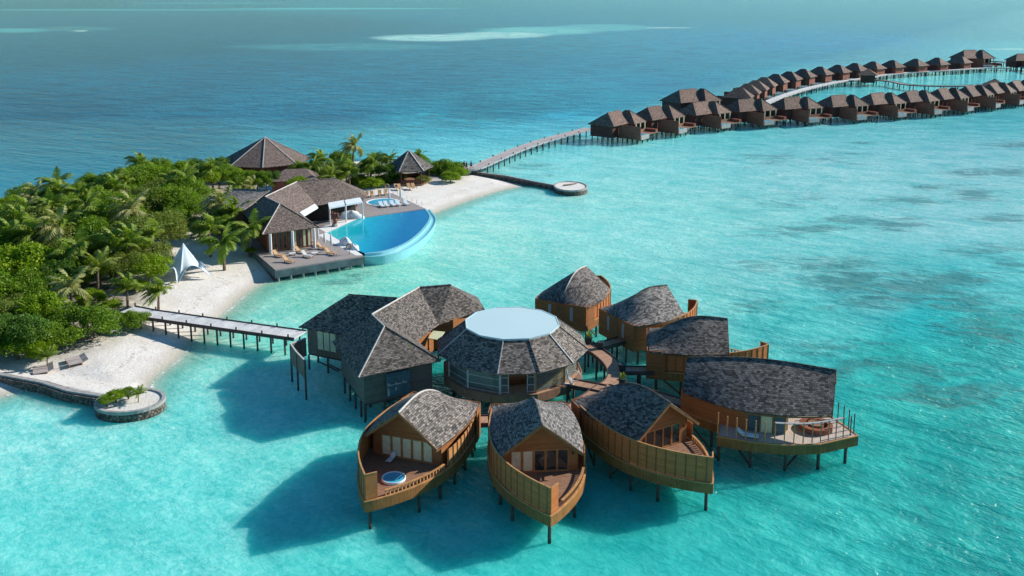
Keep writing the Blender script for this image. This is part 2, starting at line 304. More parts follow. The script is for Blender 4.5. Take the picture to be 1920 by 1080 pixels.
# ------------------------------------------------------------------ mesh builder
class MB:
    def __init__(s): s.v = []; s.f = []; s.uv = {}; s.fm = []
    def add(s, vs, fs, uvs=None):
        o = len(s.v); s.v += [tuple(v) for v in vs]
        for i, f in enumerate(fs):
            if uvs: s.uv[len(s.f)] = [uvs[k] for k in f]
            s.f.append(tuple(o+k for k in f))
    def box(s, x0, x1, y0, y1, z0, z1):
        vs = [(x, y, z) for z in (z0, z1) for x, y in ((x0, y0), (x1, y0), (x1, y1), (x0, y1))]
        s.add(vs, [(3, 2, 1, 0), (4, 5, 6, 7), (0, 1, 5, 4), (1, 2, 6, 5), (2, 3, 7, 6), (3, 0, 4, 7)]); return s
    def beam(s, a, b, w, h=None, up=(0, 0, 1)):
        a = Vector(a); b = Vector(b); d = (b-a).normalized(); up = Vector(up)
        if abs(d.dot(up)) > .98: up = Vector((0, 1, 0))
        sd = d.cross(up).normalized(); u = sd.cross(d); h = h or w
        q = [sd*(i*w/2)+u*(j*h/2) for i, j in ((-1, -1), (1, -1), (1, 1), (-1, 1))]
        s.add([a+k for k in q]+[b+k for k in q], [(0, 1, 2, 3), (7, 6, 5, 4), (0, 4, 5, 1), (1, 5, 6, 2), (2, 6, 7, 3), (3, 7, 4, 0)]); return s
    def cyl(s, a, b, r0, r1=None, n=8, caps=True):
        a = Vector(a); b = Vector(b); r1 = r0 if r1 is None else r1; d = (b-a).normalized()
        up = Vector((0, 0, 1)) if abs(d.z) < .95 else Vector((1, 0, 0))
        x = d.cross(up).normalized(); y = d.cross(x)
        vs = [a+(x*math.cos(t)+y*math.sin(t))*r0 for t in [2*math.pi*i/n for i in range(n)]]
        vs += [b+(x*math.cos(t)+y*math.sin(t))*r1 for t in [2*math.pi*i/n for i in range(n)]]
        fs = [(i, i+n, (i+1) % n+n, (i+1) % n) for i in range(n)]
        if caps: fs += [tuple(range(n)), tuple(range(2*n-1, n-1, -1))]
        s.add(vs, fs); return s
    def tube(s, pts, rs, n=6):
        for i in range(len(pts)-1): s.cyl(pts[i], pts[i+1], rs[i] if hasattr(rs, '__len__') else rs, rs[i+1] if hasattr(rs, '__len__') else rs, n)
        return s
    def prism(s, poly, z0, z1, top=True, bot=True):
        n = len(poly); a = sum(poly[i][0]*poly[(i+1) % n][1]-poly[(i+1) % n][0]*poly[i][1] for i in range(n))
        if a < 0: poly = poly[::-1]
        vs = [(p[0], p[1], z0) for p in poly]+[(p[0], p[1], z1) for p in poly]
        fs = [(i, (i+1) % n, (i+1) % n+n, i+n) for i in range(n)]
        if top: fs.append(tuple(range(n, 2*n)))
        if bot: fs.append(tuple(range(n-1, -1, -1)))
        s.add(vs, fs); return s
    def strip(s, pts, z0, z1, th=.1, close=False):
        """wall following a plan polyline; z0/z1 numbers or lists"""
        pts = [Vector((p[0], p[1])) for p in pts]; n = len(pts)
        z0 = z0 if hasattr(z0, '__len__') else [z0]*n; z1 = z1 if hasattr(z1, '__len__') else [z1]*n
        nor = []
        for i in range(n):
            a = pts[(i-1) % n] if (close or i > 0) else pts[i]; b = pts[(i+1) % n] if (close or i < n-1) else pts[i]
            d = (b-a).normalized(); nor.append(Vector((-d.y, d.x)))
        vs = []
        for i in range(n):
            for sg, zz in ((-1, z0[i]), (1, z0[i]), (1, z1[i]), (-1, z1[i])):
                q = pts[i]+nor[i]*sg*th/2; vs.append((q.x, q.y, zz))
        fs = []; m = n if close else n-1
        for i in range(m):
            a = i*4; b = ((i+1) % n)*4
            fs += [(a, b, b+3, a+3), (b+1, a+1, a+2, b+2), (a+3, b+3, b+2, a+2), (b, a, a+1, b+1)]
        if not close: fs += [(0, 3, 2, 1), (m*4, m*4+1, m*4+2, m*4+3)]
        s.add(vs, fs); return s
    def lathe(s, prof, n=16, c=(0, 0)):
        vs = []
        for r, z in prof:
            vs += [(c[0]+r*math.cos(2*math.pi*i/n), c[1]+r*math.sin(2*math.pi*i/n), z) for i in range(n)]
        fs = [(k*n+i, k*n+(i+1) % n, (k+1)*n+(i+1) % n, (k+1)*n+i) for k in range(len(prof)-1) for i in range(n)]
        s.add(vs, fs); return s
    def build(s, name, mat, parent=None, world=False, smooth=False, solid=0, bevel=0):
        me = bpy.data.meshes.new(name); off = Vector((0, 0, 0))
        inv = None
        if world and parent is not None:
            off = parent.location.copy(); inv = Matrix.Rotation(-parent.rotation_euler.z, 3, 'Z')
            if parent.parent is not None: off = parent.parent.location+off
        vs = [Vector(v)-off for v in s.v]
        if inv: vs = [inv@v for v in vs]
        me.from_pydata([tuple(v) for v in vs], [], s.f)
        uvl = me.uv_layers.new(name='UVMap'); arr = np.zeros(len(me.loops)*2, dtype=np.float32)
        for p in me.polygons:
            if p.index in s.uv:
                for k, li in enumerate(p.loop_indices): arr[2*li], arr[2*li+1] = s.uv[p.index][k]
            else:
                nz = p.normal
                if abs(nz.z) > .97: t = Vector((1, 0, 0)); b = Vector((0, 1, 0))
                else: t = Vector((0, 0, 1)).cross(nz).normalized(); b = nz.cross(t)
                for li in p.loop_indices:
                    c = me.vertices[me.loops[li].vertex_index].co; arr[2*li] = c.dot(t); arr[2*li+1] = c.dot(b)
        uvl.data.foreach_set('uv', arr)
        if smooth: me.polygons.foreach_set('use_smooth', [True]*len(me.polygons))
        me.materials.append(mat if not isinstance(mat, str) else MT[mat])
        o = bpy.data.objects.new(name, me); COL.objects.link(o); o.parent = parent
        if solid: md = o.modifiers.new('solid', 'SOLIDIFY'); md.thickness = solid; md.offset = -1
        if bevel: md = o.modifiers.new('bevel', 'BEVEL'); md.width = bevel; md.segments = 2
        return o
def tag(o, label, cat, group=None, kind=None):
    if label: o['label'] = label
    if cat: o['category'] = cat
    if group: o['group'] = group
    if kind: o['kind'] = kind
    return o
def thing(name, label, cat, loc=(0, 0, 0), rz=0, group=None):
    o = bpy.data.objects.new(name, None); COL.objects.link(o); o.location = loc; o.rotation_euler = (0, 0, rz)
    o.empty_display_size = .3
    return tag(o, label, cat, group)
def copy_tree(o, parent=None):
    c = o.copy(); COL.objects.link(c); c.parent = parent
    for ch in KIDS.get(o.name, []) if False else list(o.children): copy_tree(ch, c)
    return c
def dup(o, loc, rz=0, label=None, scale=None, group=None):
    c = copy_tree(o); c.location = loc; c.rotation_euler = (0, 0, rz)
    if label: c['label'] = label
    if group: c['group'] = group
    if scale: c.scale = scale if hasattr(scale, '__len__') else (scale,)*3
    return c
def smooth_path(pts, k=6):
    pts = [Vector(p) for p in pts]; out = []
    for i in range(len(pts)-1):
        p0 = pts[max(i-1, 0)]; p1 = pts[i]; p2 = pts[i+1]; p3 = pts[min(i+2, len(pts)-1)]
        for j in range(k):
            t = j/k
            out.append(.5*((2*p1)+(p2-p0)*t+(2*p0-5*p1+4*p2-p3)*t*t+(3*p1-p0-3*p2+p3)*t**3))
    out.append(pts[-1]); return out
def resample(pts, step):
    pts = [Vector(p) for p in pts]; out = [pts[0]]; acc = 0
    for i in range(len(pts)-1):
        a, b = pts[i], pts[i+1]; Ls = (b-a).length; t = step-acc
        while t <= Ls: out.append(a.lerp(b, t/Ls)); t += step
        acc = (acc+Ls) % step
    return out
ORD = ['first', 'second', 'third', 'fourth', 'fifth', 'sixth', 'seventh', 'eighth', 'ninth', 'tenth', 'eleventh', 'twelfth', 'thirteenth', 'fourteenth', 'fifteenth', 'sixteenth', 'seventeenth', 'eighteenth']

# ------------------------------------------------------------------ world, sun, camera
SUN_EL, SUN_DIR = R(29), Vector((.93, .365)).normalized()
w = bpy.data.worlds.new('World'); scene.world = w; w.use_nodes = True
nt = w.node_tree; bg = nt.nodes['Background']
sky = nt.nodes.new('ShaderNodeTexSky'); sky.sky_type = 'NISHITA'; sky.sun_disc = False
sky.sun_elevation = SUN_EL; sky.sun_rotation = math.atan2(SUN_DIR.x, SUN_DIR.y)
sky.air_density = 1.; sky.dust_density = .1; sky.ozone_density = 2.5
tn = nt.nodes.new('ShaderNodeMix'); tn.data_type = 'RGBA'; tn.blend_type = 'MULTIPLY'; tn.inputs[0].default_value = 1; tn.inputs[7].default_value = (.50, .95, 1.08, 1)
nt.links.new(sky.outputs[0], tn.inputs[6]); nt.links.new(tn.outputs[2], bg.inputs[0]); bg.inputs[1].default_value = .088
sl = bpy.data.lights.new('sun', 'SUN'); sl.energy = 4.8; sl.angle = R(.6); sl.color = (1., .935, .835)
so = bpy.data.objects.new('sun', sl); COL.objects.link(so)
d = Vector((SUN_DIR.x*math.cos(SUN_EL), SUN_DIR.y*math.cos(SUN_EL), math.sin(SUN_EL)))
so.rotation_euler = d.to_track_quat('Z', 'Y').to_euler(); so.location = d*200
cam = bpy.data.cameras.new('camera'); co = bpy.data.objects.new('camera', cam); COL.objects.link(co)
co.location = (0, 0, H); co.rotation_euler = (R(90)-PIT, 0, 0)
cam.sensor_width = 36; cam.lens = F/1920*36; cam.shift_y = (YC-540)/1920.; cam.clip_end = 60000; cam.clip_start = .5
scene.camera = co
scene.view_settings.view_transform = 'Standard'; scene.view_settings.look = 'None'
scene.view_settings.exposure = .48; scene.view_settings.gamma = 1
scene.cycles.max_bounces = 6; scene.cycles.transparent_max_bounces = 8

# ------------------------------------------------------------------ terrain: the sand island
SHORE = [P2(*p) for p in [(-120, 800), (-60, 762), (0, 742), (50, 727)]]
SHORE += [Vector((-46, 95.5)), Vector((-42.5, 94.6)), Vector((-39.2, 96.2))]
SHORE += [P2(*p) for p in [(278, 716), (298, 698), (330, 674), (345, 655), (358, 637), (385, 612), (425, 580), (455, 553), (485, 532), (520, 522)]]
SHORE += [Vector((-30, 141)), Vector((-27, 150)), Vector((-18, 172))]
SHORE += [P2(*p) for p in [(822, 395), (855, 383), (886, 372), (930, 358), (973, 349), (958, 342), (925, 332), (900, 324), (880, 312), (850, 308), (780, 304), (700, 302), (600, 306), (500, 306), (430, 303), (380, 308), (330, 330), (200, 358), (80, 384), (0, 400), (-250, 450)]]
SHORE += [Vector((-190, 150)), Vector((-170, 60))]
SH = np.array([tuple(p) for p in SHORE])
def sdist(x, y, poly=SH):
    x = np.asarray(x, float); y = np.asarray(y, float)
    best = np.full(x.shape, 1e9); inside = np.zeros(x.shape, bool)
    n = len(poly)
    for i in range(n):
        ax, ay = poly[i]; bx, by = poly[(i+1) % n]
        ex, ey = bx-ax, by-ay
        t = np.clip(((x-ax)*ex+(y-ay)*ey)/(ex*ex+ey*ey), 0, 1)
        best = np.minimum(best, np.hypot(x-ax-t*ex, y-ay-t*ey))
        cond = ((ay > y) != (by > y)) & (x < (bx-ax)*(y-ay)/(by-ay+1e-12)+ax)
        inside ^= cond
    return np.where(inside, best, -best)
def segdist(x, y, a, b):
    ex, ey = b[0]-a[0], b[1]-a[1]
    t = np.clip(((x-a[0])*ex+(y-a[1])*ey)/(ex*ex+ey*ey), 0, 1)
    return np.hypot(x-a[0]-t*ex, y-a[1]-t*ey)
GA = P2(-60, 690, 1.); GB = Vector((-42.2, 93.3))
def ground_z(x, y):
    x = np.asarray(x, float); y = np.asarray(y, float)
    d = sdist(x, y)
    wob = .5*np.sin(x*.31+y*.17)+.4*np.sin(x*.13-y*.37)
    z = np.where(d > 0, 1.5*(1-np.exp(-np.maximum(d+wob*.4, 0)*.09)), np.maximum(d*.11, -1.6))
    # sand banked up behind the rubble groyne
    side = (x-GA[0])*(GB[1]-GA[1])-(y-GA[1])*(GB[0]-GA[0])   # <0 north
    gd = segdist(x, y, GA, GB)
    bank = np.where((side < 0) & (gd > .1), .92-gd*.13, -1.)
    z = np.where((bank > z) & (x < -40.5) & (d > -1.5), bank, z)
    return z
gx = np.arange(-190, 24, 1.); gy = np.arange(60, 262, 1.)
fine = lambda a, lo, hi: np.unique(np.concatenate([a, np.arange(lo, hi, .5)]))
gx = fine(gx, -70, 10); gy = fine(gy, 86, 225)
X, Y = np.meshgrid(gx, gy); Z = ground_z(X, Y)
def grid_mesh(name, X, Y, Z, mat, attrs=None, keep=None):
    nr, nc = X.shape; me = bpy.data.meshes.new(name)
    co_ = np.stack([X, Y, Z], -1).reshape(-1, 3).astype(np.float32)
    idx = np.arange(nr*nc).reshape(nr, nc)
    q = np.stack([idx[:-1, :-1], idx[:-1, 1:], idx[1:, 1:], idx[1:, :-1]], -1).reshape(-1, 4)
    if keep is not None: q = q[(keep.reshape(-1)[q]).any(1)]
    me.vertices.add(len(co_)); me.vertices.foreach_set('co', co_.ravel())
    me.loops.add(q.size); me.loops.foreach_set('vertex_index', q.ravel().astype(np.int32))
    me.polygons.add(len(q)); me.polygons.foreach_set('loop_start', (np.arange(len(q))*4).astype(np.int32))
    me.polygons.foreach_set('loop_total', np.full(len(q), 4, np.int32))
    me.update(); me.validate(); me.polygons.foreach_set('use_smooth', [True]*len(me.polygons))
    for k, (typ, a) in (attrs or {}).items():
        at = me.attributes.new(k, typ, 'POINT')
        at.data.foreach_set('color' if typ == 'FLOAT_COLOR' else 'value', np.ascontiguousarray(a, np.float32).ravel())
    me.materials.append(mat); o = bpy.data.objects.new(name, me); COL.objects.link(o); return o
FOREST = np.array([tuple(P2(*p, 1.)) for p in [(-200, 700), (0, 668), (60, 668), (130, 672), (205, 650), (262, 612), (285, 560), (300, 520), (300, 480), (350, 440), (395, 450), (440, 480), (470, 450), (400, 390), (520, 345), (620, 350), (720, 352), (820, 340), (872, 338), (880, 322), (830, 305), (700, 300), (420, 312), (300, 322), (180, 352), (0, 400), (-250, 450)]])
lit = np.clip((sdist(X, Y, FOREST)+1.)/5., 0, 1)
land = grid_mesh('beach', X, Y, Z, MT['sand'], {'litter': ('FLOAT', lit)}, keep=Z > -1.55)
tag(land, None, None, kind='structure')

# sea bed further out is seen only as colour of the water
def lin(c): return np.array([((v/255)/12.92 if v/255 <= .04045 else ((v/255+.055)/1.055)**2.4) for v in c])
TONES = [  # photo x, y and the colour of the water body there
 (100, 1000, 96, 212, 204), (330, 930, 100, 214, 206), (100, 820, 125, 222, 214), (600, 830, 96, 212, 202), (520, 730, 120, 220, 206), (330, 800, 115, 220, 210),
 (650, 1040, 75, 202, 194), (1000, 1040, 55, 195, 186), (1300, 1040, 60, 198, 190), (1550, 1000, 60, 196, 188), (1850, 1020, 20, 165, 162), (1800, 850, 20, 168, 165),
 (1650, 780, 45, 184, 178), (1700, 680, 40, 185, 180), (1860, 640, 30, 175, 175), (1500, 600, 95, 210, 205), (1720, 600, 25, 190, 192), (1500, 860, 15, 165, 158), (1200, 950, 35, 182, 174),
 (850, 720, 12, 150, 142), (1000, 640, 60, 195, 180), (1300, 550, 130, 222, 214), (1450, 500, 130, 218, 214), (1650, 560, 105, 200, 200), (1860, 520, 95, 205, 205),
 (1250, 420, 138, 226, 218), (1050, 400, 140, 226, 216), (900, 450, 140, 224, 208), (720, 520, 125, 216, 192), (600, 545, 125, 214, 190), (500, 640, 120, 220, 205), (900, 560, 118, 216, 204), (430, 620, 150, 225, 205),
 (1000, 310, 125, 218, 214), (1250, 300, 135, 226, 222), (1550, 320, 145, 222, 220), (1850, 300, 145, 218, 218), (1850, 420, 140, 216, 216), (1300, 260, 120, 224, 220), (1600, 240, 135, 224, 220), (1880, 220, 120, 215, 212),
 (960, 250, 95, 200, 205), (840, 270, 110, 210, 212), (740, 262, 95, 195, 202), (620, 275, 33, 160, 171), (860, 240, 57, 182, 191), (1060, 225, 95, 190, 198), (960, 205, 29, 142, 156), (1180, 190, 49, 162, 174),
 (600, 220, 9, 128, 151), (300, 270, 0, 111, 134), (80, 320, 0, 111, 134), (60, 200, 0, 105, 130), (300, 150, 5, 118, 142), (150, 100, 0, 98, 124), (300, 90, 0, 101, 127), (450, 120, 4, 115, 141), (700, 150, 17, 131, 154),
 (900, 110, 17, 133, 156), (1200, 120, 28, 145, 167), (1300, 160, 33, 151, 173), (1600, 80, 26, 144, 181), (1850, 60, 22, 134, 165), (400, 45, 3, 101, 129), (1000, 25, 17, 131, 157), (1500, 25, 20, 133, 159), (100, 8, 0, 90, 111), (350, 10, 12, 115, 133), (700, 10, 23, 135, 150),
 (1560, 185, 110, 220, 212), (1700, 150, 115, 218, 212), (1850, 140, 115, 215, 212), (1680, 175, 112, 218, 212), (1430, 170, 41, 152, 166), (1640, 105, 29, 143, 172), (1880, 100, 42, 163, 188),
]
BANKS = [  # sandbars far out: x, y, half sizes, colour, strength
 (810, 71, 125, 7.5, (190, 235, 232), 1.), (1010, 58, 130, 9, (120, 208, 210), .8), (930, 66, 110, 7, (185, 235, 232), .9), (1130, 52, 110, 8, (100, 195, 202), .6), (30, 57, 70, 5, (95, 190, 190), .7), (140, 54, 90, 5, (80, 150, 155), .5), (150, 58, 18, 1.6, (190, 225, 220), .8),
 (230, 18.5, 480, 1.7, (70, 178, 190), .6), (640, 16, 260, 1.8, (90, 195, 204), .7), (400, 6, 160, 1.8, (60, 165, 182), .5), (1250, 52, 60, 1.5, (180, 220, 220), .6), (640, 88, 220, 8, (75, 165, 180), .5), (1900, 92, 60, 2, (170, 215, 215), .6)]
REEFS = [(1860, 610, 110, 22, .6), (1540, 655, 90, 16, .5), (1720, 700, 120, 24, .5), (1850, 470, 70, 10, .5), (1760, 350, 60, 7, .45), (1460, 440, 50, 8, .5), (1500, 428, 70, 9, .7), (1600, 412, 60, 8, .5), (1690, 421, 40, 10, .95), (1700, 378, 60, 9, .55), (1560, 497, 90, 14, .7), (1590, 525, 80, 18, .9), (1700, 535, 110, 22, .85), (1790, 525, 60, 14, .9), (1650, 560, 100, 20, .5), (1830, 366, 35, 9, .9), (1880, 410, 50, 8, .7), (1820, 325, 35, 7, .8), (1890, 322, 30, 8, .8),
 (1895, 272, 40, 6, .9), (1620, 268, 22, 3, .6), (1500, 298, 130, 14, .25), (1480, 375, 80, 18, .22), (1430, 500, 50, 10, .4), (1450, 575, 60, 12, .5), (1810, 570, 70, 14, .7), (1900, 500, 40, 10, .7), (1500, 652, 110, 14, .35), (1640, 690, 130, 22, .45), (1810, 740, 120, 26, .4), (1420, 575, 50, 8, .5),
 (720, 245, 90, 10, .35), (1000, 312, 60, 5, .5), (1050, 330, 40, 4, .5), (640, 530, 40, 6, .5), (700, 512, 40, 5, .45), (860, 222, 120, 12, .3), (1100, 505, 60, 8, .1)]
# rows of the sheet are spaced in proportion to their distance
yy = [20.]
while yy[-1] < 40000: yy.append(yy[-1]*(1.0085 if 50 < yy[-1] < 2600 else 1.06))
yy = np.array(yy); cc = np.linspace(-1, 1, 520); cc = np.sign(cc)*np.abs(cc)**1.15
WX = np.outer(yy*1.5+60, cc); WY = np.repeat(yy[:, None], len(cc), 1); WZ = np.zeros_like(WX)
dd = WY*cP+H*sP; uu = WY*sP-H*cP; PX = XC+F*WX/dd; PY = YC-F*uu/dd
K = PY+45.
num = np.zeros(WX.shape+(3,)); den = np.zeros(WX.shape)
lk = np.log(np.maximum(K, 5))
for tx, ty, r, g, b_ in TONES:
    dx = (PX-tx)/420.; dy = (lk-math.log(ty+45))/.32
    wgt = 1/(dx*dx+dy*dy+.02)**2.2
    num += wgt[..., None]*lin((r, g, b_)); den += wgt
tone = num/den[..., None]
deep = np.clip((330-PY)/110, 0, 1)*np.clip((1150+(330-PY)*4-PX)/500, .35, 1)
tone = tone*(1-np.array([.85, .26, .0])*deep[..., None])
for tx, ty, sx, sy, c, st in BANKS:
    q = ((PX-tx)/sx)**2+((PY-ty)/sy)**2
    a = st*np.clip(1.6-1.6*q, 0, 1)[..., None]
    tone = tone*(1-a)+lin(c)*a
reef = .14*np.clip((PX-1350)/250, 0, 1)*np.clip((PY-240)/60, 0, 1)*np.clip((800-PY)/150, 0, 1)
for tx, ty, sx, sy, st in REEFS: reef = np.maximum(reef, (.30+.42*st)*np.exp(-(((PX-tx)/(sx*1.75))**2+((PY-ty)/(sy*1.75))**2)))
near = (WX > -200) & (WX < 30) & (WY > 55) & (WY < 275)
depth = np.full(WX.shape, 2.)
depth[near] = -ground_z(WX[near], WY[near])
clear = np.clip(1-(depth/.55), 0, 1)**1.3
chop = np.clip((PX-900-(PY-600)*.25)/600, .12, 1.)*np.clip((PY-380)/200, .35, 1)
far_ch = np.clip((330-PY)/120, 0, 1)*np.clip((1000-PX)/400+.75, .6, 1)
chop = np.maximum(chop, far_ch)
inner = np.exp(-(((PX-1300)/500)**2+((PY-300)/70)**2)); chop = chop*(1-.5*inner)
deep = np.clip((330-PY)/110, 0, 1)*np.clip((1150+(330-PY)*4-PX)/500, .35, 1)
ALB = 1.0
tone = np.clip(tone*ALB, 0, .9)
tone4 = np.concatenate([tone, np.ones(WX.shape+(1,))], -1)
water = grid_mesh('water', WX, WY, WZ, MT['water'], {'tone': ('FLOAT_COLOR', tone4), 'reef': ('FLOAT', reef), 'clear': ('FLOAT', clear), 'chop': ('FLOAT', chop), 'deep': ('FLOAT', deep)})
tag(water, None, None, kind='structure')
# deep bed so that side views never see nothing
sb = MB(); sb.add([(-3000, -50, -1.62), (3000, -50, -1.62), (3000, 3000, -1.62), (-3000, 3000, -1.62)], [(0, 1, 2, 3)])
tag(sb.build('seabed', 'sand'), None, None, kind='structure')

# ------------------------------------------------------------------ boat-shaped spa villas
def add_piles(parent, pts, ztop, zbot=-1.4, r=.15, braces=(), mat='pile'):
    for x, y in pts:
        MB().cyl((x, y, zbot), (x, y, ztop), r, r*.95, 8).build('pile', mat, parent)
    for a, b in braces:
        MB().beam(a, b, .14, .14).build('brace', mat, parent)
def hip_slab(): pass
def villa(name, label, B, head, Lr, Lt, wb=3.35, wm=4.1, wf=3.2, rb=0., front='curtain', roofmat='roof', custom=None, hide_bits=(), port_panel=True, extra=None, ridge_mat='ridge', glass_side=0):
    ang = math.atan2(head[1], head[0])
    t = thing(name, label, 'spa villa', (B[0], B[1], 0), ang, 'boat shaped spa villas around the round pavilion')
    E, ZR, D = 4.9, 7.6, 2.7
    um = Lt*.4
    def hw(u):
        if u < um: return wb+(wm-wb)*math.sin(math.pi/2*max(u+.3, 0)/um)
        return wm*(1-((u-um)/(Lt-um))**2.1)
    us = [-.3+(Lt+.3)*i/34 for i in range(35)]
    star = [Vector((u, -max(hw(u), .02))) for u in us]; port = [Vector((u, max(hw(u), .02))) for u in us]
    outline = star+port[::-1][1:]
    if custom: outline = [Vector(p) for p in custom]
    # deck and skirt
    MB().prism([(p.x, p.y) for p in outline], 2.5, D).build('deck', 'deck_pale' if custom else 'deck', t)
    MB().strip(outline, 1.8, 2.66, .14, close=True).build('skirt', 'skirt', t)
    MB().strip(outline, 2.665, 2.76, .17, close=True).build('deck_edge', 'rail', t)
    def inset(pts, d, lo, hi):
        return [Vector((p.x, p.y-(d if p.y > 0 else -d))) for p in pts if lo <= p.x <= hi]
    if not custom:
        fs = [Vector((p.x, p.y+.12)) for p in star if p.x >= .6 and p.x < Lt-.05]+[Vector((Lt-.1, 0))]
        MB().strip(fs, 2.79, 4.95, .07).build('privacy_fence', 'fence', t)
        MB().strip(fs, 4.953, 5.02, .13).build('fence_cap', 'rail', t)
        bt = MB()
        for q in resample(fs, .85): bt.beam((q.x, q.y-.06, 2.8), (q.x, q.y-.06, 4.94), .07)
        bt.build('battens', 'batten', t)
        ret = [Vector((Lt-.12, .0)), Vector((Lt-.85, max(hw(Lt-.85)-.1, .1)))]
        MB().strip(ret, 2.79, 4.95, .08).build('bow_return', 'fence', t)
        MB().strip(ret, 4.953, 5.02, .13).build('fence_cap', 'rail', t)
        # low bench rail on the other side
        u0 = Lr-1.2
        lr = [Vector((p.x, p.y-.14)) for p in port if u0 < p.x < Lt-1.0]
        MB().strip(lr, 3.18, 3.24, .2).build('rail_cap', 'rail', t)
        for q in resample(lr, .36): MB().box(q.x-.07, q.x+.07, q.y-.05, q.y+.05, 2.79, 3.17).build('baluster', 'rail', t)
        if port_panel:
            pp = [Vector((p.x, p.y-.1)) for p in port if 1.2 < p.x < Lr-.9]
            MB().strip(pp, 2.79, 4.3, .06).build('side_screen', 'rail', t)
            b2 = MB()
            for q in resample(pp, .8): b2.beam((q.x, q.y+.05, 2.8), (q.x, q.y+.05, 4.35), .1)
            b2.build('battens', 'batten', t)
    # cabin walls
    ew = lambda u: (wb+.25)+(wf+.25-wb-.25)*(u/Lr)+(2.0 if custom else .45)*math.sin(math.pi*min(max(u/Lr, 0), 1))
    uw = Lr-1.3-glass_side*1.; cw = lambda u: min(wb+(wm-wb)*math.sin(math.pi/2*max(min(u, um), 0)/um)-.75, wf+.0)
    if custom: cw = lambda u: ew(u)-.75
    cs = [Vector((.3+(uw-.3)*i/8, 0)) for i in range(9)]
    left = [Vector((c.x, cw(c.x))) for c in cs]; right = [Vector((c.x, -cw(c.x))) for c in cs]
    rg_ = []
    if glass_side: rg_ = [q for q in right if q.x > uw*.58]; right = [q for q in right if q.x <= uw*.62+1.2][:-1] if False else [q for q in right if q.x <= rg_[0].x]
    def rz(tt):
        q = min(tt/.75, 1); base = 1-(1-q)**2
        return E+(ZR-E)*(rb+(1-rb)*base)+.22*math.sin(math.pi*min(max(tt, 0), 1))
    zw = lambda u, y: E+(rz(u/Lr)-E)*(1-abs(y)/(ew(u)+.1))-.12
    wl = MB(); wl.strip(left, 2.1, [zw(c.x, c.y) for c in left], .12); wl.strip(right, 2.1, [zw(c.x, c.y) for c in right], .12)
    wl.strip([right[0], left[0]], 2.1, E-.05, .12)
    for i in range(len(rg_)-1):
        p_, q_ = rg_[i], rg_[i+1]
        f = MB().beam((p_.x+.05, p_.y, 2.72), (p_.x+.05, p_.y, 4.9), .1).build('side_window_frame', 'frame_wood', t)
        MB().strip([(p_.x+.12, p_.y), (q_.x-.05, q_.y)], 2.75, 4.7, .04).build('pane', 'blue_glass' if i % 2 == 0 else 'curtain', f)
    if rg_: MB().box(uw-.1, uw+.15, -wf-.05, -wf+.2, 2.71, 4.9).build('corner_post', 'curtain', t)
    wl.build('cabin_wall', 'wood_dark' if custom else 'wood', t)
    # gable front: header, side piers and triangle
    wfr = cw(uw)
    g = MB()
    hh = 4.75
    def gquad(y0, y1, z0, z1t=None):
        zt = lambda y: min(zw(uw, y), z1t) if z1t else zw(uw, y)
        ys = sorted(set([y0, y1]+([0.] if y0 < 0 < y1 else [])))
        lo = [(uw, y, z0) for y in ys]; hi = [(uw, y, zt(y)) for y in ys]
        n = len(ys); th = .12
        vs = lo+hi+[(x-th, y, z) for x, y, z in lo+hi]
        fs = []
        for i in range(n-1):
            fs += [(i, i+1, n+i+1, n+i), (2*n+i+1, 2*n+i, 3*n+i, 3*n+i+1)]
            fs += [(n+i, n+i+1, 3*n+i+1, 3*n+i)]
        fs += [(0, n, 3*n, 2*n), (n-1, 3*n-1, 4*n-1, 2*n-1)]
        g.add(vs, fs)
    dw = wfr-.75
    gquad(-wfr, -dw, 2.7); gquad(dw, wfr, 2.7); gquad(-dw, dw, hh)
    g.build('gable_wall', 'wood', t)
    nwin = 5; sw = 2*dw/nwin
    for i in range(nwin):
        y0 = -dw+i*sw
        fr = MB(); fr.box(uw-.1, uw+.03, y0, y0+.09, 2.7, hh-.003); fr.box(uw-.1, uw+.03, y0+sw-.09, y0+sw-.003, 2.7, hh-.003)
        fr.box(uw-.09, uw+.02, y0+.092, y0+sw-.093, hh-.14, hh-.006); fr.box(uw-.09, uw+.02, y0+.092, y0+sw-.093, 2.7, 2.86)
        f = fr.build('window_frame', 'frame_wood', t)
        kind = front if isinstance(front, str) else front[i]
        pn = MB(); pn.box(uw-.07, uw-.03, y0+.1, y0+sw-.1, 2.86, hh-.15)
        pn.build('curtain' if kind == 'curtain' else 'pane', 'curtain' if kind == 'curtain' else 'glass_dark', f)
    # back wall, flush with the hull, with slit windows and a door
    bw = [Vector((p.x, p.y-.02)) for p in star if p.x < 1.6][::-1]+[Vector((p.x, p.y+.02)) for p in port if p.x < 1.6]
    if not custom: bw = [Vector((q.x-.14, q.y*1.02)) for q in bw]
    else: bw = [Vector((2.5, -3.9)), Vector((-.42, -3.1)), Vector((-.42, 3.1)), Vector((2.5, 3.9))]
    MB().strip(bw, 1.83, 4.97, .1).build('back_wall', 'wood', t)
    for y0 in (-wb*.45, wb*.42):
        MB().box(-.53, -.495, y0-.2, y0+.2, 2.9, 4.6).build('slit_window', 'frame', t)
    MB().box(-.53, -.5, -.5, .5, 2.7, 4.75).build('door', 'batten', t)
    MB().box(uw+.05, uw+.14, wfr-.45, wfr-.33, 4.2, 4.4).build('wall_lamp', 'dark', t)
    # roof: two warped sheets over an arched ridge
    
    nu, nv = 24, 8
    rf = MB()
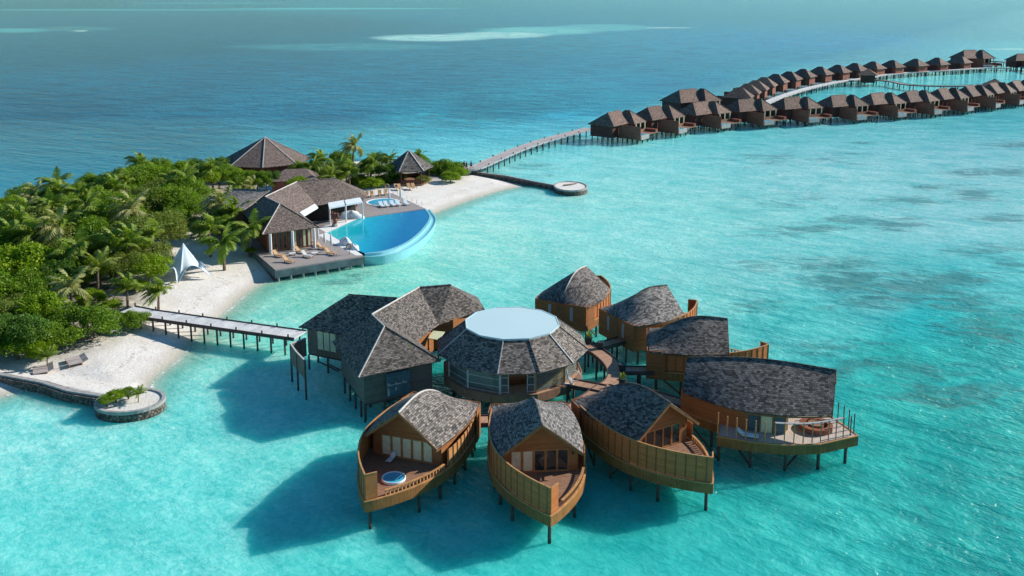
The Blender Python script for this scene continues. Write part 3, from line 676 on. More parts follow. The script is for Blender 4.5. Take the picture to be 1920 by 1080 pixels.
    for sg in (-1, 1):
        vs = []; uvs = []
        for i in range(nu+1):
            u = Lr*i/nu; u_e = -.2+(Lr+.2)*i/nu
            for j in range(nv+1):
                v = j/nv; y = sg*ew(u)*v
                z = rz(i/nu)+(E-rz(i/nu))*v+.10*math.sin(math.pi*v)
                vs.append((u_e-.35*(1-i/nu)*(1-v), y, z)); uvs.append((u+sg*31.3, v*4.3))
        fs = []
        for i in range(nu):
            for j in range(nv):
                a = i*(nv+1)+j; q = (a, a+1, a+nv+2, a+nv+1)
                fs.append(q if sg < 0 else q[::-1])
        rf.add(vs, fs, uvs)
    rfo = rf.build('roof', roofmat, t, solid=.16)
    cap = [(-.35+(Lr+.4)*i/16, 0, rz(i/16)+.05) for i in range(17)]
    MB().tube(cap, .085, 6).build('ridge_cap', ridge_mat, rfo)
    for sg in (-1, 1):
        MB().beam((Lr+.03, 0, rz(1)-.12), (Lr+.03, sg*ew(Lr), E-.1), .08, .24).build('barge_board', 'batten', rfo)
    # eave fascia
    for sg in (-1, 1):
        ev = [Vector((-.2+(Lr+.2)*i/nu, sg*(ew(Lr*i/nu)-.05))) for i in range(nu+1)]
        MB().strip(ev, 4.62, 4.75, .05).build('eave_board', 'batten', rfo)
    # piles
    pl = []
    if custom:
        pl = [(p[0]*.96+.2, p[1]*.93) for p in resample(outline+[outline[0]], 3.2)]
    else:
        for u in (0.6, 3.2, 5.8, 8.4, 11):
            if u < Lt-1.5: pl += [(u, -hw(u)*.86), (u, hw(u)*.86)]
        pl += [(Lt-.7, 0)]
    add_piles(t, pl, 2.45, braces=[] if not len(pl) > 4 else [((pl[2][0], pl[2][1], .1), (pl[0][0], pl[0][1], 2.2)), ((pl[3][0], pl[3][1], .2), (pl[2][0]+.3, pl[2][1]+1.6, 2.3)), ((pl[4][0], pl[4][1], .2), (pl[5][0], pl[5][1]*.2, 2.3))])
    return t, hw
def dirv(a, b): return (Vector(b)-Vector(a)).normalized()
V1, hw1 = villa('boat_villa', 'boat shaped timber villa with a round blue tub on its front deck', (-6.3, 83.9), dirv((-6.3, 83.9), (-11.63, 69.5)), 9.2, 15.3, front='curtain')
V2, _ = villa('boat_villa', 'boat shaped villa with open glass doors and a brown covered tub behind its bow', (1.5, 82.6), dirv((1.5, 82.6), (3.01, 67.33)), 9.6, 15.2, front=['curtain', 'curtain', 'pane', 'pane', 'pane'], roofmat='roof_light', ridge_mat='roof_light')
V3, _ = villa('boat_villa', 'boat shaped villa showing its long panelled fence below a dark blue roof', (8.7, 85.1), dirv((8.7, 85.1), (16.44, 72.41)), 9.3, 14.9, front='pane', ridge_mat='roof')
V4, _ = villa('boat_villa', 'farthest spa villa, with slit windows in its back wall and a white arched ridge', (6.1, 112.0), (.47, .88), 7.2, 12.3, wm=3.8, front='pane')
V5, _ = villa('boat_villa', 'spa villa with pale blotched roof, between the farthest and the mossy roofed villa', (12.5, 106.8), (.87, .49), 6.9, 11.8, wm=3.8, front='pane', roofmat='roof_light', ridge_mat='roof')
V6, _ = villa('boat_villa', 'mossy grey roofed spa villa with its fence showing above the big dark roof in front', (15.2, 99.4), (.99, -.13), 8., 12.6, wm=3.8, front='pane', roofmat='roof_moss', ridge_mat='roof')
# the large unfinished one: deck outline given in the plan, turned into its own frame
h7 = dirv((17.7, 88.9), (30.0, 84.3)); a7 = math.atan2(h7.y, h7.x)
def loc7(x, y):
    q = Vector((x-17.7, y-88.9)); return (q.x*h7.x+q.y*h7.y, -q.x*h7.y+q.y*h7.x)
out7 = [(-.35, -3.2), (1.6, -3.9), (3.5, -4.75), (3.7, -7.2)]+[loc7(*p) for p in [(21.5, 79.7), (24.4, 79.1), (27.4, 79.3), (31.35, 80.9), (30.9, 82.8), (30.1, 85.2)]]+[(10.5, 4.4), (6, 5.2), (3, 4.6), (-.35, 3.2)]
V7, _ = villa('boat_villa', 'large spa villa with open posts and a round sunken seat on its pale deck', (17.7, 88.9), h7, 13.3, 17, wb=3.5, wm=4.3, wf=3.6, rb=.75, front='pane', roofmat='roof', custom=out7, ridge_mat='roof', glass_side=2.6)
po = [Vector(p) for p in out7]
seg = resample(smooth_path(po[3:8], 5)+[po[8], po[9], po[10]], .85)
for i, q in enumerate(seg):
    MB().beam((q.x*.985, q.y*.97, 2.79), (q.x*.985, q.y*.97, 4.7 if i > 0 else 4.9), .1).build('fence_post', 'rail' if i < 15 else 'batten', V7)
r7 = seg[6:15]
MB().strip([(q.x*.98, q.y*.955) for q in r7], 4.6, 4.66, .3).build('rail_sheet', 'frame', V7)
# sunken seat
MB().lathe([(1.05, 2.72), (1.05, 3.2), (1.5, 3.2), (1.5, 2.72)], 20, loc7(28.0, 82.4)).build('ring_bench', 'red_wood', V7)
MB().lathe([(.0, 3.28), (.72, 3.28), (.72, 2.72)], 20, loc7(28.0, 82.4)).build('round_table', 'deck', V7)
def side_world(t, x, y, z):
    return t.matrix_basis @ Vector((x, y, z))
# tubs are things of their own
def tub(label, wp, cover=False):
    o = thing('hot_tub', label, 'hot tub', (wp[0], wp[1], 2.7))
    MB().lathe([(.0, .0), (.88, .02), (.9, .17), (.98, .2), (1.0, .16), (1.0, .0)], 24).build('tub_shell', 'membrane' if not cover else 'frame', o, smooth=True)
    if not cover: MB().lathe([(0, .13), (.9, .13)], 24).build('tub_water', 'tub', o)
    else: MB().lathe([(0, .42), (.9, .40), (.99, .33)], 12).build('cover', 'deck', o)
    return o
tub('round blue plunge tub on the shaded deck of the nearest left villa', P(738, 892, 3.0))
tub('tub under a brown cover in the bow of the middle villa', P(1024, 913, 3.0), True)
# sun lounger by the left villa window
def small_lounger(label, p, rz, matn='towel'):
    o = thing('deck_lounger', label, 'lounger', (p[0], p[1], 2.71), rz)
    MB().box(-.9, .45, -.32, .32, .25, .33).build('seat', matn, o)
    b = MB(); b.add([(.45, -.32, .25), (.45, .32, .25), (1.0, .32, .7), (1.0, -.32, .7), (.43, -.32, .33), (.43, .32, .33), (.97, .32, .78), (.97, -.32, .78)], [(0, 3, 2, 1), (4, 5, 6, 7), (0, 1, 5, 4), (1, 2, 6, 5), (2, 3, 7, 6), (3, 0, 4, 7)]); b.build('backrest', matn, o)
    for x in (-.8, .35):
        for y in (-.26, .26): MB().box(x-.03, x+.03, y-.03, y+.03, 0, .25).build('leg', 'batten', o)
    return o
_l = small_lounger('white lounger beside the curtained windows of the left villa', P(733, 860, 2.9), R(70)); _l.scale = (.6, .7, .7)
small_lounger('white lounger in the shade behind the open posts of the large villa', P(1403, 817, 2.9), R(160), 'membrane')

# ------------------------------------------------------------------ round pavilion
C = (0, 97.2)
pv = thing('round_pavilion', 'round glass walled pavilion with a twelve sided shingle roof and a flat white top', 'pavilion', (C[0], C[1], 0))
def pang(k): return R(-90-10+30*k)
def ring(r, z, off=0): return [(r*math.cos(pang(k+off)), r*math.sin(pang(k+off)), z) for k in range(12)]
ro = ring(8.15, 5.15); ri = ring(4.95, 7.6)
b = MB()
for k in range(12):
    a0, a1, b0, b1 = ro[k], ro[(k+1) % 12], ri[k], ri[(k+1) % 12]
    b.add([a0, a1, b1, b0], [(0, 1, 2, 3)])
rfp = b.build('roof', 'roof_moss', pv, solid=.18)
for k in range(12):
    MB().beam(Vector(ro[k])+Vector((0, 0, .05)), Vector(ri[k])+Vector((0, 0, .05)), .09, .1).build('hip_cap', 'roof' if k % 2 else 'ridge', rfp)
mb_ = MB(); mb_.add([(p[0], p[1], 7.66) for p in ring(5.02, 0)]+[(0, 0, 7.72)], [(i, (i+1) % 12, 12) for i in range(12)]); mb_.build('roof_membrane', 'membrane_thin', pv)
MB().strip([p[:2] for p in ring(5.05, 0)], 7.52, 7.7, .1, close=True).build('membrane_edge', 'membrane_thin', pv)
wr = ring(7.0, 0); 
MB().prism([p[:2] for p in ring(7.45, 0)], 2.2, 2.6).build('floor', 'walk', pv)
MB().strip([p[:2] for p in ring(7.5, 0)], 1.75, 2.66, .12, close=True).build('skirt', 'deck', pv)
for k in range(12):
    x, y, _ = wr[k]
    MB().beam((x, y, 2.6), (x, y, 5.35), .17).build('post', 'rail' if k in (1, 2, 3, 4) else 'white_frame', pv)
    a = Vector(wr[k]); c = Vector(wr[(k+1) % 12]); d_ = (c-a).normalized()
    a2 = a+d_*.1; c2 = c-d_*.1
    if k == 0:
        n3 = (c2-a2)
        for s0, s1 in ((0, .22), (.78, 1)):
            q0 = a2+n3*s0; q1 = a2+n3*s1
            fr = MB(); fr.beam((q0.x, q0.y, 2.6), (q0.x, q0.y, 5.2), .09); fr.beam((q1.x, q1.y, 2.6), (q1.x, q1.y, 5.2), .09)
            for zz in (2.75, 3.5, 4.3, 5.1): fr.beam((q0.x, q0.y, zz), (q1.x, q1.y, zz), .06)
            f = fr.build('door_leaf', 'white_frame', pv); MB().strip([q0.to_2d(), q1.to_2d()], 2.7, 5.1, .02).build('pane', 'glass', f)
        continue
    fr = MB()
    for zz in (2.68, 3.3, 4.1, 5.2): fr.beam((a2.x, a2.y, zz), (c2.x, c2.y, zz), .045)
    f = fr.build('window_frame', 'white_frame' if k in (11, 10, 9, 0) else 'frame_wood', pv)
    MB().strip([a2.to_2d(), c2.to_2d()], 2.7, 5.17, .02).build('pane', 'glass', f)
MB().strip([(5.9*math.cos(R(t)), 5.9*math.sin(R(t))) for t in range(-175, -108, 11)], 2.62, 4.7, .2).build('inner_wall', 'interior', pv)
MB().strip([(5.9*math.cos(R(t)), 5.9*math.sin(R(t))) for t in range(-68, -12, 8)], 2.62, 4.9, .2).build('inner_wall', 'sunlit_gold', pv)  # added inner wall, the golden sunlight indoors put into its colour
MB().lathe([(4.6, 2.64), (4.6, 3.1), (3.9, 3.1), (3.9, 2.64)], 12, (0, 0)).build('counter', 'wood', pv)
MB().strip([p[:2] for p in ring(4.3, 0)], 7.2, 7.54, .2, close=True).build('ceiling_ring', 'wood', pv)
add_piles(pv, [(6.4*math.cos(R(t)), 6.4*math.sin(R(t))) for t in range(15, 375, 36)]+[(3*math.cos(R(t)), 3*math.sin(R(t))) for t in range(0, 360, 72)], 2.2)

# ------------------------------------------------------------------ walkways
def walkway(name, label, cat, path, width, z, mat, pile_step=2.6, kerb=.12, posts=0, pile_r=.12, zb=-1.4, group=None, th=.14, double=True, kerbmat='beam', smooth=5, braces=False):
    path = smooth_path([Vector(p).to_2d() if len(p) > 2 else Vector(p) for p in path], smooth) if smooth else [Vector(p) for p in path]
    t = thing(name, label, cat, (path[0].x, path[0].y, 0), 0, group)
    b = MB(); b.strip(path, z-th, z, width)
    # uv along the path so boards lie across it
    acc = [0]
    for i in range(1, len(path)): acc.append(acc[-1]+(path[i]-path[i-1]).length)
    for fi, f in enumerate(b.f):
        if fi % 4 == 2 and fi < 4*(len(path)-1):
            i = fi//4; b.uv[fi] = [(acc[i], 0), (acc[i+1], 0), (acc[i+1], width), (acc[i], width)]
    b.build('walking_deck', mat, t, world=True)
    nn = []
    for i, p in enumerate(path):
        d_ = (path[min(i+1, len(path)-1)]-path[max(i-1, 0)]).normalized(); nn.append(Vector((-d_.y, d_.x)))
    for sg in (-1, 1):
        e = [p+n_*sg*(width/2+.03) for p, n_ in zip(path, nn)]
        MB().strip(e, z-.3, z+kerb, .1).build('edge_beam', kerbmat, t, world=True)
        rs = resample(e, pile_step)
        lim = 48
        for q in rs[:lim]:
            MB().cyl((q.x, q.y, zb), (q.x, q.y, z-.05), pile_r, pile_r, 7).build('pile', 'pile', t, world=True)
        if posts:
            for q in resample(e, posts)[:40]: MB().cyl((q.x, q.y, z), (q.x, q.y, z+.45), pile_r*.9, pile_r*.8, 7).build('lamp_post', 'pile', t, world=True)
    return t
jl = [P2(238, 583, 2.), P2(278, 591, 2.), P2(420, 611, 2.), P2(563, 630, 2.05)]
walkway('jetty', 'bleached board jetty from the beach to the grey roofed spa building', 'jetty', jl, 2.7, 2.2, 'jetty', 1.9, posts=3.6, smooth=1, zb=-1.2)
rp = [P2(1098, 640, 2.7), P2(1106, 650, 2.7), P2(1124, 660, 2.7), P2(1145, 678, 2.7), P2(1155, 697, 2.7), P2(1150, 713, 2.7), P2(1130, 727, 2.7), P2(1100, 748, 2.7), P2(1070, 765, 2.7), P2(1000, 782, 2.7), P2(900, 786, 2.7), P2(865, 785, 2.7)]
walkway('curved_walkway', 'curved boardwalk ringing the round pavilion between it and the spa villas', 'walkway', rp, 1.7, 2.62, 'walk', 2.4)
walkway('pavilion_bridge', 'short pinkish bridge from the round pavilion to the curved boardwalk', 'walkway', [P2(1070, 716, 2.7), P2(1132, 728, 2.7)], 1.6, 2.66, 'walk', 2.2, smooth=0)
for (a, b_), lb in (((P2(1112, 650, 2.7), P2(1168, 634, 2.7)), 'short dark bridge leading to the second villa from the back'), ((P2(1160, 691, 2.7), P2(1232, 691, 2.7)), 'short dark bridge leading to the mossy roofed villa'), ((P2(1150, 715, 2.7), P2(1290, 757, 2.7)), 'sunlit bridge running behind the dark blue roof to the large villa')):
    walkway('villa_bridge', lb, 'walkway', [a, b_], 1.5, 2.58, 'walk', 2.2, smooth=0, group='bridges from the curved boardwalk to the villas')

# ------------------------------------------------------------------ complex hip roofs
def faces(fs, mat, parent, name='roof', solid=.18):
    b = MB()
    for f in fs:
        f = [Vector(p) for p in f]
        n = Vector((0, 0, 0))
        for i in range(1, len(f)-1): n += (f[i]-f[0]).cross(f[i+1]-f[0])
        if n.z < 0: f = f[::-1]
        # fan-free: one n-gon
        b.add(f, [tuple(range(len(f)))])
    return b.build(name, mat, parent, world=True, solid=solid)
def ridge_line(pts, parent, mat='ridge', r=.09):
    MB().tube([Vector(p)+Vector((0, 0, .04)) for p in pts], r, 6).build('ridge_cap', mat, parent, world=True)
def inset_poly(poly, d):
    """push each vertex of a plan polygon inwards"""
    n = len(poly); a = sum(poly[i][0]*poly[(i+1) % n][1]-poly[(i+1) % n][0]*poly[i][1] for i in range(n))
    poly = [Vector((p[0], p[1])) for p in (poly if a > 0 else poly[::-1])]; out = []
    for i in range(n):
        p0, p1, p2 = poly[i-1], poly[i], poly[(i+1) % n]
        d1 = (p1-p0).normalized(); d2 = (p2-p1).normalized(); n1 = Vector((-d1.y, d1.x)); n2 = Vector((-d2.y, d2.x))
        m = (n1+n2); m = m/max(m.length_squared, .3)*2; out.append(p1+m*d)
    return out
def v3(p, z): return Vector((p[0], p[1], z))
def triple_roof(o, p, E, RZ, mat, rmat='ridge', mat2=None):
    FL, FR, V, K, K2, G, Hh, BK, BL, L0, W1, W0 = [v3(p[k], E) for k in ('FL', 'FR', 'V', 'K', 'K2', 'G', 'H', 'BK', 'BL', 'L', 'W1', 'W0')]
    Ra, Rb, Rc, Rd, Wa, Wb = [v3(p[k], RZ) for k in ('Ra', 'Rb', 'Rc', 'Rd', 'Wa', 'Wb')]; Wa.z = Wb.z = p.get('WZ', RZ)
    r = faces([[FL, FR, Ra], [FR, V, Rb, Ra], [FL, Ra, Rb, L0], [V, K, Rc, Rb], [K, G, Rd, Rc], [G, Hh, Rd], [Hh, BK, Rc, Rd], [L0, Rb, Rc, BK]], mat, o)
    r2 = faces([[W1, v3(p['W2'], E), Wb, Wa], [W1, Wa, W0], [W0, Wa, Wb, BL]], mat2 or mat, o)
    ridge_line([FL, Ra], r, rmat); ridge_line([Ra, Rb], r, rmat, .07); ridge_line([Rb, Rc], r, rmat); ridge_line([Rc, Rd], r, 'roof', .08); ridge_line([Ra, FR], r, 'roof', .07)
    ridge_line([Wa, Wb], r2, 'roof', .07)
    return r, r2
A = thing('spa_reception', 'grey shingled three wing spa building on stilts beside the round pavilion', 'building', (-14, 96, 0))
pa = dict(FL=(-15.0, 88.3), FR=(-7.25, 92.6), V=(-10.2, 98.2), K=(-8.26, 103.2), K2=(-6.2, 103.9), G=(-3.2, 108.5), H=(-4.2, 113), BK=(-12.5, 112.5), BL=(-12.8, 108), L=(-19.4, 97.9), W1=(-24, 102.5), W0=(-22, 109), W2=(-18.5, 99.9), Ra=(-13.0, 93.1), Rb=(-14.8, 96.7), Rc=(-10.7, 106.0), Rd=(-7.1, 107.0), Wa=(-18.4, 103.4), Wb=(-12.8, 102.2))
triple_roof(A, pa, 5.2, 8.7, MT['roof_moss'])
fw = inset_poly([pa[k] for k in ('FL', 'FR', 'V', 'L')], .75)
MB().strip(fw, 2.0, 5.3, .14, close=True).build('front_wing_wall', 'grey_wood', A, world=True)
MB().prism(fw, 1.75, 1.98).build('floor', 'beam', A, world=True)
mw = inset_poly([pa[k] for k in ('V', 'K', 'K2', 'G', 'H', 'BK', 'L')], .9)
MB().strip(mw, 2.0, 5.3, .14, close=True).build('rear_wing_wall', 'wood_dark', A, world=True)
MB().prism(mw, 1.75, 1.97).build('floor', 'beam', A, world=True)
lw = inset_poly([pa['W1'], pa['W2'], (-15, 104), pa['W0']], .8)
MB().strip(lw, 2.0, 5.3, .14, close=True).build('left_wing_wall', 'grey_vert', A, world=True)
MB().prism(lw, 1.75, 1.96).build('floor', 'beam', A, world=True)
# louvred bay on the front wall
fa, fb = None, None
n_ = len(fw)
for i in range(n_):
    a_, b2_ = fw[i], fw[(i+1) % n_]
    if abs((b2_-a_).y) < abs((b2_-a_).x)*.9 and min(a_.y, b2_.y) < 91: fa, fb = (a_, b2_) if a_.x < b2_.x else (b2_, a_)
dF = (fb-fa).normalized(); nF = Vector((dF.y, -dF.x))
q0 = fa+dF*2.3+nF*.1; q1 = fa+dF*4.7+nF*.1
wb_ = MB(); wb_.strip([q0+nF*.15, q1+nF*.15], 2.35, 4.75, .3); wo = wb_.build('louvre_window', 'blue_glass', A, world=True)
fr = MB()
for k in range(4):
    q = q0.lerp(q1, k/3)+nF*.33; fr.beam((q.x, q.y, 2.35), (q.x, q.y, 4.8), .07)
for zz in (2.35, 3.55, 4.8):
    a_ = q0+nF*.33; b2_ = q1+nF*.33; fr.beam((a_.x, a_.y, zz), (b2_.x, b2_.y, zz), .08)
fr.build('window_frame', 'blue_glass', A, world=True)
for k, (sx, zz) in enumerate(((.3, 1), (.55, 1))):
    q = lw[0].lerp(lw[1], sx)
# cream curtains in the left wing
la = min(lw, key=lambda p: p.x+p.y*.2)
for i in range(len(lw)):
    a_, b2_ = lw[i], lw[(i+1) % len(lw)]
    if max(a_.y, b2_.y) < 104.5 and abs((b2_-a_).x) > 2:
        dd_ = (b2_-a_).normalized(); nn_ = Vector((dd_.y, -dd_.x))
        for k in range(3):
            qa = a_+dd_*(1.4+k*.85)+nn_*.1; qb = qa+dd_*.72
            MB().strip([qa, qb], 2.7, 4.85, .04).build('curtain_panel', 'curtain', A, world=True)
def inner_points(poly, step):
    xs = [p.x for p in poly]; ys = [p.y for p in poly]; out = []
    arr = np.array([tuple(p) for p in poly])
    x = min(xs)+.4
    while x < max(xs):
        y = min(ys)+.4
        while y < max(ys):
            if sdist(np.array([x]), np.array([y]), arr)[0] > .1: out.append((x, y))
            y += step
        x += step
    return out
def wpiles(o, pts, ztop, zb=-1.4, r=.12):
    for x, y in pts: MB().cyl((x, y, zb), (x, y, ztop), r, r, 7).build('pile', 'pile', o, world=True)
wpiles(A, [tuple(p) for p in resample(fw+[fw[0]], 2.1)]+inner_points(fw, 3.2), 1.75)
wpiles(A, inner_points(mw, 3.6)+[tuple(p) for p in resample(lw+[lw[0]], 2.6)], 1.75)
MB().beam((-21.5, 101, 1.7), (-19.5, 102, .1), .14).build('brace', 'pile', A, world=True)
MB().beam((-20.5, 100.6, 1.6), (-17.8, 99.5, .8), .12).build('brace', 'pile', A, world=True)
# little beige canopy between the wings
cn = [P(803, 634, 4.4), P(822, 637, 4.4), P(834, 622, 4.6), P(812, 620, 4.6)]
MB().add
b = MB(); b.add(cn, [(0, 1, 2, 3)]); b.build('entry_canopy', 'curtain', A, world=True, solid=.08)
for q in cn[:2]: MB().cyl((q.x, q.y, 2), (q.x, q.y, 4.35), .09).build('canopy_post', 'rail', A, world=True)
# screen with long piles at the left end
scr = thing('boarded_screen', 'weathered vertical board screen on tall posts at the end of the jetty', 'screen', (-23, 97, 0))
sp_ = [Vector((-22.9, 101.2)), Vector((-24.2, 99.4)), Vector((-23.0, 97.0)), Vector((-21.65, 94.7))]
MB().strip(sp_[1:], 2.3, 4.35, .06).build('board_panel', 'grey_vert', scr, world=True)
MB().strip(sp_[:2], 2.3, 4.35, .06).build('return_panel', 'grey_vert', scr, world=True)
MB().strip(sp_, 4.353, 4.45, .16).build('cap_rail', 'ridge', scr, world=True)
for q in sp_[1:]: MB().cyl((q.x, q.y, -1.3), (q.x, q.y, 4.4), .12, .11, 8).build('post', 'pile', scr, world=True)

# pots and planters on the boardwalk
def planter(label, wp, r=.42, h=.8, plant=True):
    o = thing('planter', label, 'planter', (wp[0], wp[1], 2.62), 0, 'dark pots on the curved boardwalk')
    MB().lathe([(0, 0), (r*.8, 0), (r, h), (r*.85, h), (0, h-.1)], 14).build('pot', 'pot', o, smooth=False)
    if plant:
        b = MB()
        for k in range(60):
            th = random.uniform(0, 6.28); ph = random.uniform(.2, 1.4); ln = random.uniform(.35, .8)
            dz = Vector((math.cos(th)*math.cos(ph), math.sin(th)*math.cos(ph), math.sin(ph)))
            sd = dz.cross(Vector((0, 0, 1))).normalized()*.07; c = Vector((0, 0, h))
            b.add([c+dz*.1, c+dz*ln*.6+sd, c+dz*ln, c+dz*ln*.6-sd], [(0, 1, 2, 3)])
        b.build('foliage', 'leaf_olive', o)
    return o
planter('dark green pot on the boardwalk corner nearest the farthest villa, with a leafy plant', P(1104, 643, 2.7))
planter('dark square-shouldered pot at the start of the bridge to the second villa', P(1126, 652, 2.7), plant=False)
planter('dark empty pot at the start of the bridge to the mossy roofed villa', P(1167, 694, 2.7), plant=False)
planter('pot with a small yellow green plant on the boardwalk behind the dark blue roof', P(1167, 722, 2.7))
sc_ = thing('driftwood_sculpture', 'white driftwood sculpture with a hoop beside the pavilion bridge', 'sculpture', tuple(P(1078, 722, 2.6)))
b = MB(); pts = [(.55*math.cos(t), .1, .95+.55*math.sin(t)) for t in [i*math.pi/8 for i in range(17)]]; b.tube(pts, .06, 6); b.build('hoop', 'white', sc_)
for pp in ([(-.2, 0, 0), (-.7, 0, .8), (-.9, 0, 1.8), (-.6, 0, 2.6)], [(-.3, 0, 0), (-1.1, .1, .1), (-1.6, 0, -.6)]): MB().tube(pp, [.12, .11, .08, .04][:len(pp)], 6).build('branch', 'white', sc_)

# ------------------------------------------------------------------ rubble groynes
def groyne(label, path, width, head, hr, top=1.0, squash=1.):
    o = thing('stone_groyne', label, 'breakwater', (head[0], head[1], 0))
    MB().strip(path, -1.2, top-.2, width).build('rubble_wall', 'stone', o, world=True)
    MB().strip(path, top-.197, top, min(width, .9)*.6).build('coping', 'kerb', o, world=True)
    n = 36; rg = [Vector((head[0]+hr*squash*math.cos(2*math.pi*i/n), head[1]+hr*math.sin(2*math.pi*i/n))) for i in range(n)]
    MB().prism(rg, -1.2, top-.22).build('round_head', 'stone', o, world=True)
    MB().strip([head.lerp(p, .97) for p in rg], top-.215, top+.12, .34, close=True).build('coping', 'kerb', o, world=True)
    MB().prism([head.lerp(p, .93) for p in rg], top-.25, top-.02).build('sand_fill', 'sand', o, world=True)
    return o
groyne('rubble stone wall ending in a round sand filled head with green bushes, nearest the viewer', [GA, P2(80, 716, 1.), P2(130, 732, 1.), Vector((-42.2, 93.4))], 1.25, P2(244, 752, 1.), 2.95, 1.05, 1.16)
groyne('far stone wall ending in a round pale head beyond the pool', [P2(886, 322, 1.), P2(950, 330, 1.), P2(1000, 340, 1.), P2(1042, 348, 1.)], 1.5, P2(1070, 350, 1.), 4.9, 1.1, .72)
lgn = thing('driftwood_log', 'dark log lying across the far round stone head', 'log', tuple(P(1070, 347, 1.15))); MB().cyl((-1.6, -.8, .1), (1.3, .9, .15), .16, .1, 7).build('trunk', 'bark', lgn)

# long curved jetty to the villas
jf = [P2(872, 317, 1.9), P2(893, 314, 1.9), P2(930, 298, 1.9), P2(975, 279, 1.9), P2(1030, 261, 1.9), P2(1106, 241, 1.9)]
walkway('long_jetty', 'long curving boardwalk on dark piles from the beach bushes to the first overwater villa', 'jetty', jf, 3.2, 2.0, 'jetty_far', 3.6, kerb=.1, posts=8, kerbmat='frame', pile_r=.17)
# ------------------------------------------------------------------ people
def person(label, wp, rz, top, bot, ph=0):
    o = thing('person', label, 'person', (wp[0], wp[1], wp[2]), rz)
    me = bpy.data.meshes.new('body')
    v = [(0, 0, .95), (0, 0, 1.2), (0, 0, 1.42), (0, 0, 1.52), (0, .01, 1.68), (.1, 0, .9), (.12, .12+ph, .5), (.12, .02+ph, .06), (.12, .18+ph, .03), (-.1, 0, .9), (-.12, -.05-ph, .5), (-.12, -.18-ph, .08), (-.12, -.04-ph, .03), (.2, 0, 1.4), (.26, .02, 1.12), (.25, .12, .88), (-.2, 0, 1.4), (-.26, -.02, 1.12), (-.25, .06, .87)]
    e = [(0, 1), (1, 2), (2, 3), (3, 4), (0, 5), (5, 6), (6, 7), (7, 8), (0, 9), (9, 10), (10, 11), (11, 12), (2, 13), (13, 14), (14, 15), (2, 16), (16, 17), (17, 18)]
    rr = [.14, .13, .13, .06, .11, .1, .065, .045, .04, .1, .065, .045, .04, .06, .045, .035, .06, .045, .035]
    me.from_pydata(v, e, []); me.materials.append(MT['skin']); bo = bpy.data.objects.new('body', me); COL.objects.link(bo); bo.parent = o
    sk = bo.modifiers.new('skin', 'SKIN')
    for i, r_ in enumerate(rr): me.skin_vertices[0].data[i].radius = (r_, r_)
    me.skin_vertices[0].data[0].use_root = True
    bo.modifiers.new('sub', 'SUBSURF').levels = 1
    s = MB(); s.lathe([(.17, .92), (.18, 1.1), (.2, 1.3), (.2, 1.42), (.08, 1.5)], 12); s.build('shirt', top, o, smooth=True)
    s = MB(); s.cyl((.1, 0, .95), (.12, .08+ph*.7, .55), .13, .12, 10); s.cyl((-.1, 0, .95), (-.12, -.03-ph*.7, .55), .13, .12, 10); s.build('shorts', bot, o, smooth=True)
    s = MB(); s.lathe([(.125, 1.68), (.12, 1.76), (.06, 1.81), (0, 1.82)], 10); s.build('hair', 'dark', o, smooth=True)
    return o
person('person in dark clothes walking closest to the green bush at the jetty start', P(870.5, 316, 2.0), 2.4, 'cloth_dark', 'cloth_dark')
person('person in dark top, middle and smallest of the three on the jetty', P(874.8, 317.5, 2.0), 2.2, 'cloth_dark', 'cloth_dark', .05)
person('person in blue top and dark shorts walking out alone on the jetty', P(883.5, 316, 2.0), 2.3, 'cloth_blue', 'cloth_dark', .08)

# ------------------------------------------------------------------ restaurant and pool
DZ = 1.8
rest = thing('pool_restaurant', 'brown shingled restaurant with white columns and awnings beside the blue pool', 'building', (-37, 155, 0))
pr = dict(WZ=7.3, FL=(-38.6, 143.9), FR=(-30.85, 148.6), V=(-35.5, 157.6), K=(-34.1, 164.0), K2=(-31, 164.9), G=(-26.2, 170.4), H=(-28, 177), BK=(-40.5, 175), BL=(-44, 166), L=(-46.0, 159), W1=(-55, 165), W0=(-52, 172), W2=(-46, 160.5), Ra=(-37.0, 149.3), Rb=(-40.7, 154.6), Rc=(-38.2, 167), Rd=(-31.95, 170.3), Wa=(-49.8, 167.4), Wb=(-43, 166.5))
triple_roof(rest, pr, 5.1, 8.7, MT['roof_thatch'], mat2=MT['roof_pale'])
rw = inset_poly([pr[k] for k in ('FL', 'FR', 'V', 'L')], 1.0)
MB().strip(rw, DZ, 5.2, .14, close=True).build('front_wall', 'red_wood', rest, world=True)
rm = inset_poly([pr[k] for k in ('V', 'K', 'K2', 'G', 'H', 'BK', 'L')], 2.2)
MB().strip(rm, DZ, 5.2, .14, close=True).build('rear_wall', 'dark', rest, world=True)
MB().strip(inset_poly([pr['W1'], pr['W2'], (-44, 166), pr['W0']], 1.0), DZ-.5, 5.2, .14, close=True).build('side_wall', 'grey_wood', rest, world=True)
fa, fb = Vector(pr['FL'])+Vector((.9, .55)), Vector(pr['FR'])+Vector((-.55, -.3))
dF = (fb-fa).normalized(); nF = Vector((dF.y, -dF.x)); wid = (fb-fa).length
wl_a = fa+Vector((-dF.y, dF.x))*.75
for s_ in (0.02, .5, .98):
    q = fa+dF*wid*s_; MB().box(q.x-.17, q.x+.17, q.y-.17, q.y+.17, DZ, 5.0).build('column', 'white', rest, world=True)
i_f = [p for p in rw]; i_f.sort(key=lambda p: p.y); ra_, rb_ = sorted(i_f[:2], key=lambda p: p.x)
dR = (rb_-ra_).normalized(); nR = Vector((dR.y, -dR.x)); wR = (rb_-ra_).length
